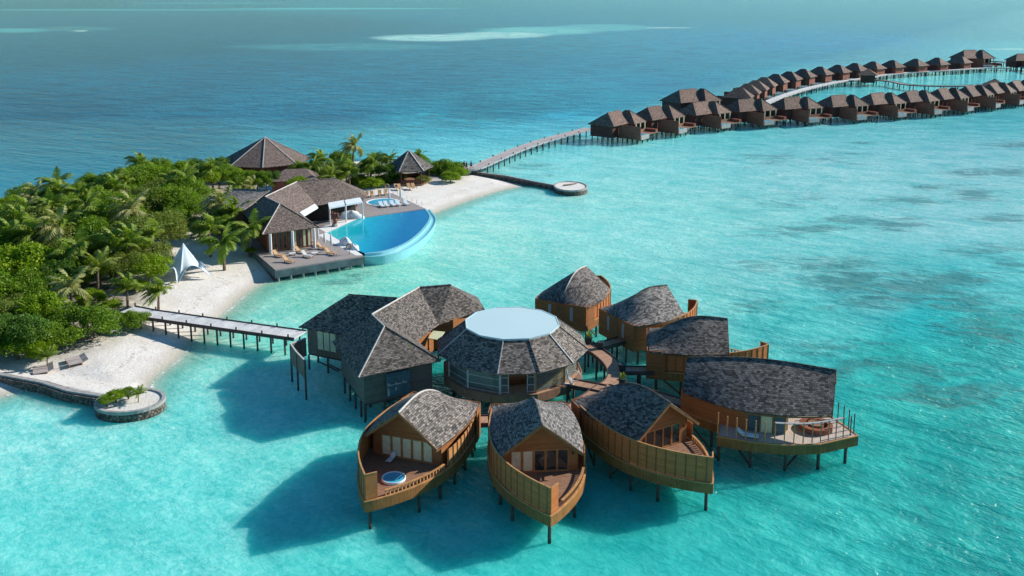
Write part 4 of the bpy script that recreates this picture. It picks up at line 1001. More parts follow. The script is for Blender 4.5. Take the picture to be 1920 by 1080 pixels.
for k in range(9):
    q = ra_+dR*(wR*(k+.12)/9)+nR*.1; q2 = q+dR*(wR/9*.74)
    f = MB().strip([q, q2], DZ+.05, 4.9, .07).build('folding_door', 'frame_wood' if k % 2 else 'deck', rest, world=True)
    MB().strip([q.lerp(q2, .2)+nR*.06, q.lerp(q2, .8)+nR*.06], DZ+.3, 4.7, .05).build('pane', 'curtain' if k in (5, 7, 8) else 'glass_dark', rest, world=True)
# open terrace posts on the pool side and white awnings
for k in range(8):
    q = P(600+k*11.5, 399-k*2.0, DZ); MB().box(q.x-.1, q.x+.1, q.y-.1, q.y+.1, DZ, 4.6).build('terrace_post', 'red_wood', rest, world=True)
def awning(pts, label):
    o = thing('awning', label, 'awning', tuple(Vector((pts[0].x, pts[0].y, pts[0].z))), 0, 'white awnings on the restaurant')
    b = MB(); b.add(pts, [(0, 1, 2, 3)]); b.build('canvas', 'fabric_white', o, world=True, solid=.06)
    a_, b2_ = pts[0], pts[1]
    MB().beam(a_-Vector((0, 0, .12)), b2_-Vector((0, 0, .12)), .05, .26).build('valance', 'fabric_white', o, world=True)
    return o
awning([P(617, 389.5, 4.9), P(647, 384, 4.9), P(644, 375, 5.4), P(615, 380, 5.4)], 'left one of the pair of white awnings above the pool terrace')
awning([P(649, 383.5, 4.9), P(680, 378, 4.9), P(675, 370, 5.4), P(646, 375, 5.4)], 'right one of the pair of white awnings, above the end of the pool terrace')
awning([P(569, 404, 5.2), P(596, 388, 5.2), P(590, 382, 5.6), P(562, 398, 5.6)], 'narrow sloping white awning beside the restaurant valley')
for q in (P(618, 389.5, 4.9), P(648, 384, 4.9), P(679, 378.2, 4.9)): MB().box(q.x-.12, q.x+.12, q.y-.12, q.y+.12, DZ, 4.75).build('awning_post', 'white', rest, world=True)

# timber terrace round the restaurant
dpoly = [P2(477, 472, DZ), P2(516, 506, DZ), P2(682, 480, DZ), P2(660, 464, DZ), P2(612, 436, DZ), P2(672, 409, DZ), P2(797, 391, DZ), P2(735, 362, DZ), P2(684, 369, DZ), Vector((-31, 178)), Vector((-46, 172)), Vector((-50, 160))]
ter = thing('pool_terrace', 'grey timber terrace on a dark wall around the restaurant and pool', 'terrace', (-36, 150, 0))
MB().prism(dpoly, 1.55, DZ).build('boards', 'deck_grey', ter, world=True)
MB().strip(dpoly[:3], .55, 1.6, .25).build('front_wall', 'teal_wall', ter, world=True)
MB().strip(dpoly[5:9], .3, 1.56, .2).build('back_wall', 'beam', ter, world=True)
MB().strip([dpoly[0], dpoly[1]], -.3, .6, .2).build('side_wall', 'beam', ter, world=True)
MB().prism(inset_poly(dpoly[:5]+dpoly[9:], 1.), -.8, 1.54).build('fill', 'teal_wall', ter, world=True)
for q in resample([dpoly[1].lerp(dpoly[2], .03), dpoly[2]], 1.9): MB().box(q.x-.14, q.x+.14, q.y-.1, q.y+.2, -1, .6).build('footing', 'kerb', ter, world=True)
edge = resample([P2(684, 369, DZ), P2(735, 362, DZ), P2(797, 389, DZ)], 2.2)
for q in edge: MB().cyl((q.x, q.y, DZ), (q.x, q.y, DZ+.9), .05, .05, 6).build('guard_post', 'white', ter, world=True)
pave = [P2(600, 428, DZ), P2(640, 414, DZ), P2(668, 408, DZ), P2(614, 437, DZ), P2(680, 478, DZ), P2(668, 474, DZ), P2(598, 440, DZ)]
MB().prism([P2(597, 428, 1.8), P2(636, 414, 1.8), P2(672, 410, 1.8), P2(612, 436, 1.8)], 1.79, 1.806).build('white_paving', 'white', ter, world=True)
MB().prism([P2(597, 441, 1.8), P2(612, 436, 1.8), P2(680, 478, 1.8), P2(668, 479, 1.8)], 1.79, 1.806).build('white_paving', 'white', ter, world=True)
# pool
inner = smooth_path([P2(684, 475, 1.7), P2(722, 469.5, 1.7), P2(760, 455, 1.7), P2(790, 431, 1.7), P2(805, 407, 1.7), P2(795, 391, 1.7)], 8)
outer = smooth_path([P2(683, 480, 1.6), P2(722, 478, 1.6), P2(765, 465, 1.6), P2(800, 440, 1.6), P2(818, 411, 1.6), P2(806, 391, 1.6)], 8)
pool = thing('infinity_pool', 'curved deep blue infinity pool with a pale rim standing over the lagoon', 'pool', (-20, 160, 0))
rim = MB(); n = len(inner)
mid = [a_.lerp(b2_, .3) for a_, b2_ in zip(inner, outer)]
vs = []
for a_, m_, b2_ in zip(inner, mid, outer):
    nrm = (b2_-a_).normalized()
    vs += [(a_.x, a_.y, 1.55), (a_.x, a_.y, 1.74), (m_.x, m_.y, 1.74), (m_.x+nrm.x*.02, m_.y+nrm.y*.02, 1.3), (b2_.x-nrm.x*.3, b2_.y-nrm.y*.3, 1.3), (b2_.x-nrm.x*.25, b2_.y-nrm.y*.25, 1.5), (b2_.x, b2_.y, 1.5), (b2_.x-nrm.x*.5, b2_.y-nrm.y*.5, -1.2)]
fs = [(i*8+j, (i+1)*8+j, (i+1)*8+j+1, i*8+j+1) for i in range(n-1) for j in range(7)]
rim.add(vs, fs+[tuple(range(8))]); rim.build('pool_rim', 'pool_wall', pool, world=True)
# pool water as a grid patch clipped by its outline, tinted by the depth of its floor
pp_ = [P2(612, 436, 1.7), P2(640, 422, 1.7), P2(670, 409, 1.7)]+[p for p in inner[::-1]]+[P2(650, 460, 1.7)]
pw = MB(); c0 = Vector((-21, 157))
ringn = 10; base = resample(pp_+[pp_[0]], .9); m_ = len(base)
vs = [(c0.x, c0.y, 1.69)]
for k in range(1, ringn+1):
    for q in base: qq = c0.lerp(q, k/ringn); vs.append((qq.x, qq.y, 1.69))
fs = [(0, 1+i, 1+(i+1) % m_) for i in range(m_)]
for k in range(ringn-1):
    for i in range(m_): a_ = 1+k*m_; fs.append((a_+i, a_+m_+i, a_+m_+(i+1) % m_, a_+(i+1) % m_))
pw.add(vs, fs); pwo = pw.build('pool_water', 'pool', pool, world=True)
at = pwo.data.attributes.new('tone', 'FLOAT_COLOR', 'POINT')
cols = []
cA, cB, cC = lin((0, 108, 160)), lin((0, 168, 192)), lin((75, 205, 202))
for v in vs:
    px_, py_ = to_photo(*v)
    tt = np.clip((px_-(655+(475-py_)*.55))/75, -1, 1)
    dp = tt
    c = cB*(1-dp)+cA*dp if dp > 0 else cB*(1+dp)+cC*(-dp)
    cols += [c[0], c[1], c[2], 1]
at.data.foreach_set('color', cols)
# small round pool on the back terrace
sp2 = thing('small_pool', 'small round pool set in the back terrace near the closed parasols', 'pool', tuple(P(718, 379, DZ)))
MB().lathe([(3.3, .0), (3.3, .07), (2.9, .07), (2.85, .02)], 28).build('pool_rim', 'white', sp2)
MB().lathe([(0, .03), (2.87, .03)], 28).build('pool_water', 'tub', sp2)

# rocks
def rock(label, wp, sx, sy, sz, rz=0):
    o = thing('white_rock', label, 'rock', tuple(wp), rz)
    b = MB(); n1, n2 = 20, 10; vs = []
    rnd = random.Random(hash(label) % 1000 if False else len(label))
    ph = [rnd.uniform(0, 6) for _ in range(6)]
    for i in range(n2+1):
        el = math.pi/2*i/n2
        for j in range(n1):
            t_ = 2*math.pi*j/n1; k = 1+.22*math.sin(2*t_+ph[0])+.13*math.sin(3*t_+ph[1]+el*2)+.1*math.sin(5*t_+ph[2]+3*el)
            vs.append((sx*k*math.cos(t_)*math.cos(el), sy*k*math.sin(t_)*math.cos(el), sz*math.sin(el)*(1+.15*math.sin(3*t_+ph[3]))))
    fs = [(i*n1+j, i*n1+(j+1) % n1, (i+1)*n1+(j+1) % n1, (i+1)*n1+j) for i in range(n2) for j in range(n1)]
    b.add(vs, fs); b.build('boulder', 'rock_white', o, smooth=True); return o
rock('lumpy white boulder on the pool edge in front of the awnings', P(659, 409, 1.7), 1.9, 1.0, 1.25, .2)
rock('white boulder at the near pool edge beside the terrace loungers', P(648, 459, 1.7), 1.15, .9, 1.15, -.5)
rock('lower white boulder between the near boulder and the pool corner', P(663, 467, 1.7), 1.2, .7, .8, -.6)
# carved wooden figure-like sculpture
st_ = thing('wooden_sculpture', 'brown carved wooden sculpture on a stone plinth at the pool tip', 'sculpture', tuple(P(628, 424, 1.8)))
MB().lathe([(0, .0), (.7, 0), (.5, .45), (0, .5)], 9).build('plinth', 'kerb', st_)
b = MB(); b.tube([(0, 0, .45), (.1, 0, 1.), (-.1, .05, 1.6), (.15, 0, 2.3)], [.28, .38, .42, .25], 8); b.tube([(-.1, 0, 1.5), (-.5, 0, 2.), (-.35, 0, 2.7)], [.25, .26, .1], 7); b.tube([(.1, 0, 1.4), (.55, 0, 1.8), (.5, 0, 2.4)], [.2, .24, .1], 7); b.build('carving', 'red_wood', st_)
def life_ring(label, wp):
    o = thing('life_ring', label, 'life ring', tuple(wp))
    MB().cyl((0, 0, 0), (0, 0, 1.1), .05).build('stand', 'deck', o)
    MB().tube([(.38*math.cos(i*math.pi/8), -.08, 1.35+.38*math.sin(i*math.pi/8)) for i in range(17)], .11, 8).build('ring', 'teak', o)
life_ring('life ring on a stand at the terrace edge by the near boulders', P(655, 477, 1.8))
life_ring('life ring on a stand by the bushes behind the small pool', P(726, 361, 1.8))

# loungers
def lounger_proto(matn):
    o = thing('sun_lounger', None, 'sun lounger', (0, 0, 0), 0, 'sun loungers')
    MB().box(-1.0, .35, -.36, .36, .28, .36).build('seat', matn, o)
    b = MB(); b.add([(.36, -.36, .28), (.36, .36, .28), (1.0, .36, .85), (1.0, -.36, .85), (.33, -.36, .35), (.33, .36, .35), (.96, .36, .92), (.96, -.36, .92)], [(0, 3, 2, 1), (4, 5, 6, 7), (0, 1, 5, 4), (1, 2, 6, 5), (2, 3, 7, 6), (3, 0, 4, 7)]); b.build('backrest', matn, o)
    for x in (-.9, .5):
        for y in (-.3, .3): MB().box(x-.04, x+.04, y-.04, y+.04, 0, .28).build('leg', 'batten', o)
    return o
teak = lounger_proto('teak'); grey = lounger_proto('grey_fabric'); whit = lounger_proto('fabric_white')
used = {}
def place(proto, label, wp, rz, group):
    if proto.name not in used:
        used[proto.name] = 1; o = proto; o.location = wp; o.rotation_euler = (0, 0, rz); o['label'] = label
    else: o = dup(proto, wp, rz, label)
    o['group'] = group; return o
G1 = 'teak loungers on the front terrace'
for (x, y, lb) in ((522, 481, 'teak lounger nearest the left edge of the front terrace'), (541, 492, 'teak lounger closest to the terrace front wall'), (563, 474, 'teak lounger behind the white side table'), (590, 461, 'teak lounger nearest the restaurant columns'), (604, 467, 'teak lounger below the middle closed parasol'), (620, 477, 'teak lounger nearest the near white boulder')):
    place(teak, lb, P(x, y, 1.81), R(150), G1)
place(grey, 'grey lounger in the middle of the front terrace', P(576, 482, 1.81), R(150), G1)
for (x, y, lb) in ((548, 479, 'low table draped with a white towel between the teak loungers'), (590, 478, 'low table with a pale blue towel beside the grey lounger')):
    o = thing('side_table', lb, 'side table', tuple(P(x, y, 1.81)), R(25))
    MB().box(-.5, .5, -.3, .3, .3, .4).build('table_top', 'towel', o)
    for xx in (-.4, .4): MB().box(xx-.03, xx+.03, -.2, .2, 0, .3).build('leg', 'batten', o)
G2 = 'white loungers between the two pools'
for i, (x, y, lb) in enumerate(((716, 388, 'white lounger nearest the awnings on the back terrace'), (725, 387, 'second white lounger from the awnings'), (737, 386, 'white lounger just right of the first closed parasol'), (747, 385, 'fourth white lounger from the awnings'), (762, 384, 'white lounger nearest the terrace corner'))):
    place(whit, lb, P(x, y, 1.81), R(118), G2)
G3 = 'tan loungers along the back of the terrace'
for i, (x, y, lb) in enumerate(((688, 369, 'tan lounger under the bright bush nearest the roof corner'), (697, 368, 'second tan lounger under the bright bush'), (712, 366, 'third tan lounger on the back terrace'), (723, 364.5, 'tan lounger nearest the life ring'))):
    place(teak, lb, P(x, y, 1.81), R(100), G3)
G4 = 'loungers on the sand by the small pyramid roof'
for (x, y, lb) in ((744, 354, 'left one of two folded tan loungers on the sand'), (750, 354, 'right one of two folded tan loungers on the sand'), (768, 353, 'pale lounger on the sand below the small pyramid roof'), (776, 352.5, 'tan lounger on the sand nearest the big bush')):
    place(teak, lb, P(x, y, 1.35), R(115), G4)
def parasol(label, wp, h=2.9):
    o = thing('closed_parasol', label, 'parasol', tuple(wp), 0, 'closed white parasols')
    MB().cyl((0, 0, 0), (0, 0, h), .035).build('pole', 'white', o)
    MB().lathe([(.06, .9), (.17, 1.0), (.2, 1.5), (.13, 2.4), (.03, h)], 8).build('folded_canopy', 'fabric_white', o)
    MB().box(-.3, .3, -.3, .3, 0, .08).build('base', 'kerb', o)
for x, y, lb in ((597, 459, 'closed white parasol nearest the restaurant columns'), (609, 466, 'closed white parasol in the middle of the front terrace three'), (621.5, 471, 'closed white parasol nearest the near boulder'), (730, 382, 'closed white parasol left of the small round pool edge'), (751, 379, 'closed white parasol right of the small round pool')):
    parasol(lb, P(x, y, 1.8))
# sun beds on the beach
def sunbed(label, wp, rz):
    z = float(ground_z(np.array([wp[0]]), np.array([wp[1]]))[0])
    o = thing('sunbed', label, 'sunbed', (wp[0], wp[1], z-.02), rz, 'double sunbeds on the near beach')
    for sx in (-.62, .62):
        MB().box(sx-.55, sx+.55, -1.0, .5, .3, .38).build('bed', 'jetty_far', o)
        b = MB(); b.add([(sx-.55, .5, .3), (sx+.55, .5, .3), (sx+.55, 1.1, .55), (sx-.55, 1.1, .55), (sx-.55, .5, .38), (sx+.55, .5, .38), (sx+.55, 1.08, .63), (sx-.55, 1.08, .63)], [(3, 2, 1, 0), (4, 5, 6, 7), (0, 1, 5, 4), (1, 2, 6, 5), (2, 3, 7, 6), (3, 0, 4, 7)]); b.build('headrest', 'jetty_far', o)
        for yy_ in (-.9, .4): MB().box(sx-.45, sx+.45, yy_-.04, yy_+.04, 0, .3).build('leg', 'rail', o)
sunbed('tan double sunbed beside the small palm on the beach', P(80, 690, .9), R(-62))
sunbed('tan double sunbed in the shade of the big round bush', P(143, 676, .9), R(-55))

# star shaped shade tent
tz = .95
tent = thing('star_tent', 'white star shaped shade tent on the beach by the palms', 'tent', (-47.9, 135.3, tz))
b = MB(); NA, NR = 60, 12; arms = [R(a) for a in (-86, -8, 52, 110, 158, 215)]
def rad(t_):
    best = min(abs((t_-a+math.pi) % (2*math.pi)-math.pi) for a in arms)
    return 2.2+2.4*math.exp(-(best/.15)**1.0)
vs = []
for k in range(NR+1):
    s = k/NR
    for i in range(NA):
        t_ = 2*math.pi*i/NA; rm_ = rad(t_); r_ = .05+rm_*s
        tip = (rm_-2.2)/2.4
        z = 5.0*(1-s)**1.35+(2.1*(1-tip)**1.5+.1)*s+.0
        vs.append((r_*math.cos(t_), r_*math.sin(t_), z))
fs = [(k*NA+i, k*NA+(i+1) % NA, (k+1)*NA+(i+1) % NA, (k+1)*NA+i) for k in range(NR) for i in range(NA)]
b.add(vs, fs); b.build('canopy', 'fabric_white', tent, solid=.03)
MB().cyl((0, 0, -.3), (0, 0, 5.1), .07).build('mast', 'white', tent)
for a in arms: MB().tube([(4.7*math.cos(a), 4.7*math.sin(a), .15), (6.0*math.cos(a), 6.0*math.sin(a), -.1)], .025, 4).build('guy_rope', 'white', tent)

# ------------------------------------------------------------------ pyramid roofed buildings
def poly_pyramid(name, label, c, r, n, ze, za, z0, rot, mat, sx=1., wallmat='dark_red', posts=False):
    o = thing(name, label, 'building', (c[0], c[1], 0))
    rg = [Vector((r*sx*math.cos(rot+2*math.pi*i/n), r*math.sin(rot+2*math.pi*i/n), ze)) for i in range(n)]
    b = MB()
    for i in range(n): b.add([rg[i], rg[(i+1) % n], Vector((0, 0, za))], [(0, 1, 2)])
    rf_ = b.build('roof', mat, o, solid=.2)
    for i in range(n): MB().beam(rg[i]+Vector((0, 0, .06)), Vector((0, 0, za+.06)), .16, .1).build('hip_cap', 'ridge', rf_)
    wr_ = [(p.x*.8, p.y*.8) for p in rg]
    if posts:
        for p in wr_: MB().cyl((p[0], p[1], z0), (p[0], p[1], ze+.3), .14).build('post', wallmat, o)
        MB().prism([(p[0]*1.05, p[1]*1.05) for p in wr_], z0-.6, z0+.15).build('floor', 'deck', o)
        MB().strip(wr_, z0+.15, z0+1.0, .08, close=True).build('balustrade', wallmat, o)
    else: MB().strip(wr_, z0-.5, ze+.4, .15, close=True).build('wall', wallmat, o)
    return o
poly_pyramid('grand_hall', 'large pyramid roofed hall rising above the trees at the far side of the island', (-54.9, 211), 9.9, 8, 4.8, 9.9, 1.3, R(10), MT['roof_thatch'])
poly_pyramid('beach_hut', 'small six sided pyramid roofed hut by the dense bush near the long jetty', (-22.2, 203.5), 5.3, 6, 4.4, 8.2, 1.4, R(12), MT['roof'], posts=True)
an = thing('annex', 'low hip roofed annex in front of the large pyramid roofed hall', 'building', (-47, 194, 0))
e = 4.6; rr_ = 6.4
q = [P(514, 322, 3.5), P(596, 316, 3.5), P(588, 300, 3.5), P(512, 305, 3.5)]
q = [Vector((a_.x, a_.y, e)) for a_ in (Vector((-48.5, 187)), Vector((-39, 188.5)), Vector((-40, 196)), Vector((-49.5, 195)))]
r1 = Vector((-46, 191.2, rr_)); r2 = Vector((-42, 192, rr_))
faces([[q[0], q[1], r2, r1], [q[1], q[2], r2], [q[2], q[3], r1, r2], [q[3], q[0], r1]], MT['roof_thatch'], an)
MB().strip(inset_poly([a_.to_2d() for a_ in q], .7), .9, e+.1, .12, close=True).build('wall', 'red_wood', an, world=True)
# ------------------------------------------------------------------ overwater villas in the distance
def far_villa(label):
    o = thing('overwater_villa', label, 'villa', (0, 0, 0), 0, 'overwater villas along the front row')
    def hip(x0, x1, y0, y1, e, r, ins):
        a, b_, c, d_ = Vector((x0, y0, e)), Vector((x1, y0, e)), Vector((x1, y1, e)), Vector((x0, y1, e)); ym = (y0+y1)/2
        p1, p2 = Vector((x0+ins, ym, r)), Vector((x1-ins, ym, r))
        m = MB(); m.add([a, b_, c, d_, p1, p2], [(0, 1, 5, 4), (1, 2, 5), (2, 3, 4, 5), (3, 0, 4)])
        ro_ = m.build('roof', 'roof_far', o, solid=.2)
        MB().tube([a, p1, p2, b_], .09, 5).build('ridge_cap', 'ridge' if False else 'roof_thatch', ro_)
        return ro_
    m = MB(); m.add([(-7.4, -4.0, 5.0), (2.9, -4.0, 5.0), (2.9, 4.6, 5.0), (-7.4, 4.6, 5.0), (-3.9, .3, 8.1), (2.9, .3, 8.1)], [(0, 1, 5, 4), (1, 2, 5), (2, 3, 4, 5), (3, 0, 4)])
    r_ = m.build('roof', 'roof_far', o, solid=.2); MB().tube([(-7.4, -4.0, 5.05), (-3.9, .3, 8.15), (2.9, .3, 8.15)], .09, 5).build('ridge_cap', 'roof_thatch', r_)
    m = MB(); m.add([(1.0, -5.6, 4.85), (7.8, -5.6, 4.85), (7.8, 2.2, 4.85), (1.0, 2.2, 4.85), (3.7, -2.2, 8.25), (3.7, -.8, 8.25)], [(0, 1, 4), (1, 2, 5, 4), (2, 3, 5), (3, 0, 4, 5)])
    r_ = m.build('roof', 'roof_far', o, solid=.2); MB().tube([(1.0, -5.6, 4.9), (3.7, -2.2, 8.3), (7.8, -5.6, 4.9)], .09, 5).build('ridge_cap', 'roof_thatch', r_)
    MB().box(-6.8, 1.6, -3.3, 4.0, 1.6, 5.2).build('main_wall', 'dark_red', o)
    MB().box(1.602, 6.8, -4.2, .9, 1.9, 5.0).build('side_wall', 'dark_red', o)
    MB().box(-3.6, 7.6, -9.6, -3.302, 2.1, 2.3).build('deck', 'deck', o)
    MB().box(-3.75, -3.6, -10.4, -3.4, 1.3, 5.0).build('privacy_wall', 'red_wood', o)
    MB().box(-3.3, 1.0, -10.4, -8.0, 1.3, 2.5).build('plunge_pool', 'kerb', o)
    MB().box(-3.0, .7, -10.1, -8.3, 2.45, 2.52).build('pool_water', 'tub', o)
    MB().box(1.7, 6.8, -6.1, -6.0, 2.31, 3.1).build('deck_rail', 'deck', o)
    for x in (1.8, 4.2, 6.7): MB().box(x-.13, x+.13, -5.75, -5.5, 2.31, 4.8).build('porch_post', 'curtain', o)
    for x in (2.3, 3.8, 5.3): MB().box(x, x+1.2, -4.27, -4.203, 2.4, 4.5).build('window', 'glass_dark', o)
    MB().box(-2.6, -.8, -3.37, -3.303, 2.4, 4.5).build('window', 'glass_dark', o)
    MB().box(-2.2, -1.9, -3.44, -3.372, 2.4, 4.5).build('curtain', 'curtain', o)
    MB().box(6.4, 7.5, -9.4, -5.9, 2.31, 3.1).build('stair_rail', 'red_wood', o)
    for x in (-6.4, -3.5, -.6, 2.3, 4.9, 7.3): 
        for y in (-9.2, -6, -2.8, .4, 3.6):
            if x < -4 and y < -4 or x > 7.2 and y > 1: continue
            MB().cyl((x, y, -1.2), (x, y, 2.15), .15, .15, 6).build('pile', 'pile', o)
    for x in (-3.5, 2.3, 5.2): MB().beam((x, -9.2, .1), (x+2.6, -9.2, 2.0), .12).build('brace', 'pile', o)
    return o
RX = [(1139, 212), (1213.5, 202), (1299, 193.6), (1384, 188), (1470, 183.8), (1558, 180), (1632, 176), (1698, 172), (1758, 167.5), (1810, 162.5), (1855, 157.5), (1897, 153), (1940, 149.5)]
apx = [P(x, y, 8.0) for x, y in RX]
v0 = None
for i, a in enumerate(apx):
    t_ = (apx[min(i+1, len(apx)-1)]-apx[max(i-1, 0)]).to_2d().normalized()
    rz_ = math.atan2(t_.y, t_.x)+R(9)
    lb = f'{ORD[i]} overwater villa from the long jetty in the row facing the lagoon'
    if i == 0: v0 = far_villa(lb); o = v0; lb = 'nearest overwater villa, at the end of the long jetty, with a red privacy wall'
    else: o = copy_tree(v0)
    o['label'] = lb
    off = Vector((-3.9, .3)); c_, s_ = math.cos(rz_), math.sin(rz_)
    o.location = (a.x-(off.x*c_-off.y*s_), a.y-(off.x*s_+off.y*c_), 0); o.rotation_euler = (0, 0, rz_)
def cabin(label):
    o = thing('overwater_cabin', label, 'cabin', (0, 0, 0), 0, 'overwater cabins along the back row')
    a, b_, c, d_ = Vector((-5, -4.4, 5.0)), Vector((5, -4.4, 5.0)), Vector((5, 4.4, 5.0)), Vector((-5, 4.4, 5.0)); p1, p2 = Vector((-.9, 0, 8.2)), Vector((1.2, 0, 8.2))
    m = MB(); m.add([a, b_, c, d_, p1, p2], [(0, 1, 5, 4), (1, 2, 5), (2, 3, 4, 5), (3, 0, 4)]); m.build('roof', 'roof_far', o, solid=.2)
    MB().box(-4.3, 2.2, -3.7, 3.7, 1.5, 5.2).build('wall', 'dark_red', o)
    MB().box(2.203, 4.2, -3.2, 3.6, 1.5, 5.1).build('entry_wall', 'red_wood', o)
    MB().box(-8.5, -4.31, 2.9, 3.05, 1.6, 4.7).build('privacy_wall', 'red_wood', o)
    MB().box(-9, -4.31, -3.6, 3.6, 1.9, 2.1).build('deck', 'deck', o)
    for x in (-8, -3.8, 0, 3.8):
        for y in (-3.2, 0, 3.2): MB().cyl((x, y, -1.2), (x, y, 1.9), .15, .15, 6).build('pile', 'pile', o)
    return o
CX = [(1385.6, 164), (1400.6, 157), (1416, 150.5), (1432, 144.5), (1454, 138.5), (1479, 133.7), (1505.6, 129), (1537.5, 124.7), (1571, 121.3), (1603, 118), (1637, 115), (1673, 112.6), (1717, 110), (1757, 108), (1800, 105)]
cap_ = [P(x, y, 8.2) for x, y in CX]
wk1 = [P2(*p, 2) for p in [(1432, 196), (1460, 184), (1500, 170.5), (1540, 160.5), (1580, 153), (1625, 147), (1650, 142), (1700, 137), (1760, 133.5), (1810, 130.5), (1850, 128), (1895, 128)]]
wk1s = smooth_path(wk1, 5)
c0_ = None
for i, a in enumerate(cap_):
    near_p = min(wk1s, key=lambda p: (p-a.to_2d()).length)
    t_ = (near_p-a.to_2d()); rz_ = math.atan2(t_.y, t_.x)+R(8)
    t2 = (cap_[min(i+1, len(cap_)-1)]-cap_[max(i-1, 0)]).to_2d().normalized(); rz_ = math.atan2(t2.y, t2.x)-R(90)+R(4)
    lb = f'{ORD[i]} cabin along the far curved boardwalk, counted from its near end'
    if i == 0: c0_ = cabin(lb); o = c0_
    else: o = copy_tree(c0_); o['label'] = lb
    o.location = (a.x, a.y, 0); o.rotation_euler = (0, 0, rz_)
    e0 = Vector((a.x+4.4*math.cos(rz_), a.y+4.4*math.sin(rz_)))
    np_ = min(wk1s, key=lambda p: (p-e0).length)
    if (np_-e0).length > 2: walkway('cabin_bridge', f'short white bridge from the far boardwalk to the {ORD[i]} cabin', 'walkway', [e0, np_], 1.8, 2.1, 'jetty', 5, smooth=0, kerbmat='white', group='short bridges to the back row cabins')
walkway('far_boardwalk', 'long pale curved boardwalk in front of the back row cabins', 'walkway', wk1, 3.0, 2.2, 'jetty', 6.2, smooth=5, kerbmat='jetty_far', pile_r=.2)
walkway('inner_boardwalk', 'boardwalk curving across the inner lagoon between the two villa rows', 'walkway', [P2(*p, 2) for p in [(1618, 149), (1668, 153.5), (1700, 159.5), (1740, 162), (1800, 162.5), (1850, 160), (1880, 158)]], 2.6, 2.3, 'jetty_far', 6, smooth=5, pile_r=.2)
walkway('outer_boardwalk', 'boardwalk on tall piles behind the last cabins', 'walkway', [P2(*p, 2) for p in [(1815, 114.5), (1850, 116), (1882, 117.5), (1905, 124), (1940, 133)]], 2.6, 2.4, 'jetty_far', 7, smooth=5, pile_r=.2)
# larger villas of the back row
def big(label, wp, rz, sc=1.): 
    o = copy_tree(v0); o['label'] = label; o['category'] = 'villa'; o.location = wp; o.rotation_euler = (0, 0, rz); o.scale = (sc, sc, sc); o['group'] = 'larger villas of the back row'; return o
big('villa with a long roof just behind the second and third lagoon villas', (P(1300, 176, 8.).x-1, P(1300, 176, 8.).y+2, 0), R(36), 1.15)
big('wide double roofed villa at the far end of the back row', (P(1821, 98, 9).x, P(1821, 98, 9).y, 0), R(20), 1.25)
big('dark villa standing alone at the far right edge beyond the boardwalk', (P(1921, 99, 9).x, P(1921, 99, 9).y, 0), R(10), 1.05)
def hutlet(label, wp):
    o = thing('boardwalk_hut', label, 'hut', tuple(wp)); b = MB(); s_ = 4.
    b.add([(-s_, -s_, 5), (s_, -s_, 5), (s_, s_, 5), (-s_, s_, 5), (0, 0, 7.6)], [(0, 1, 4), (1, 2, 4), (2, 3, 4), (3, 0, 4)]); b.build('roof', 'roof_far', o, solid=.2)
    MB().box(-3, 3, -3, 3, 1.6, 5.1).build('wall', 'dark_red', o)
    for x in (-2.5, 2.5):
        for y in (-2.5, 2.5): MB().cyl((x, y, -1), (x, y, 1.6), .15).build('pile', 'pile', o)
    o.rotation_euler = (0, 0, R(-20))
hutlet('small pyramid roofed hut where the two far boardwalks meet', (P(1628, 131, 7).x, P(1628, 131, 7).y, 0))
hutlet('small raised hut behind the right end of the lagoon villa row', (P(1866, 147, 9).x, P(1866, 147, 9).y, 1.4))

# ------------------------------------------------------------------ vegetation
def crown_mesh(seed, nclump=26, nleaf=110, leaf=.34, flat=.75):
    """unit crown, about radius 1 (x leaves sized in the same unit)"""
    rnd = np.random.RandomState(seed); V = []; Fc = []
    cl = []
    for k in range(nclump):
        th = rnd.uniform(0, 2*math.pi); u = rnd.uniform(-.55, 1.)
        rr = rnd.uniform(.55, .86)
        cl.append((rr*math.cos(th)*math.sqrt(max(1-u*u, .08)), rr*math.sin(th)*math.sqrt(max(1-u*u, .08)), flat*u*rr, rnd.uniform(.20, .36)))
    for cx, cy, cz, cr in cl:
        for k in range(nleaf):
            d = rnd.normal(size=3); d /= np.linalg.norm(d)
            if d[2] < -.35: d[2] *= -.6
            p = np.array([cx, cy, cz])+d*cr*rnd.uniform(.72, 1.08)
            n = d*.5+rnd.normal(size=3)*.55+np.array([0, 0, .35]); n /= np.linalg.norm(n)
            t = np.cross(n, rnd.normal(size=3)); t /= np.linalg.norm(t); b = np.cross(n, t)
            s = leaf*rnd.uniform(.6, 1.25)*.5
            o = len(V)
            V += [p-t*s, p+b*s*.55, p+t*s, p-b*s*.55]; Fc.append((o, o+1, o+2, o+3))
    me = bpy.data.meshes.new('crown'); me.from_pydata([tuple(v) for v in V], [], Fc); return me
CM = {}
for nm, mt, sd in (('bright', 'leaf_bright', 1), ('olive', 'leaf_olive', 2), ('dark', 'leaf_dark', 3), ('mid', 'leaf_mid', 4), ('bright2', 'leaf_bright', 5), ('mid2', 'leaf_mid', 6), ('olive2', 'leaf_olive', 7)):
    me = crown_mesh(sd, 46, 200, .088 if 'olive' not in nm else .07); me.materials.append(MT[mt]); CM[nm] = me
def gz(x, y): return float(ground_z(np.array([x]), np.array([y]))[0])
TREE_N = 0
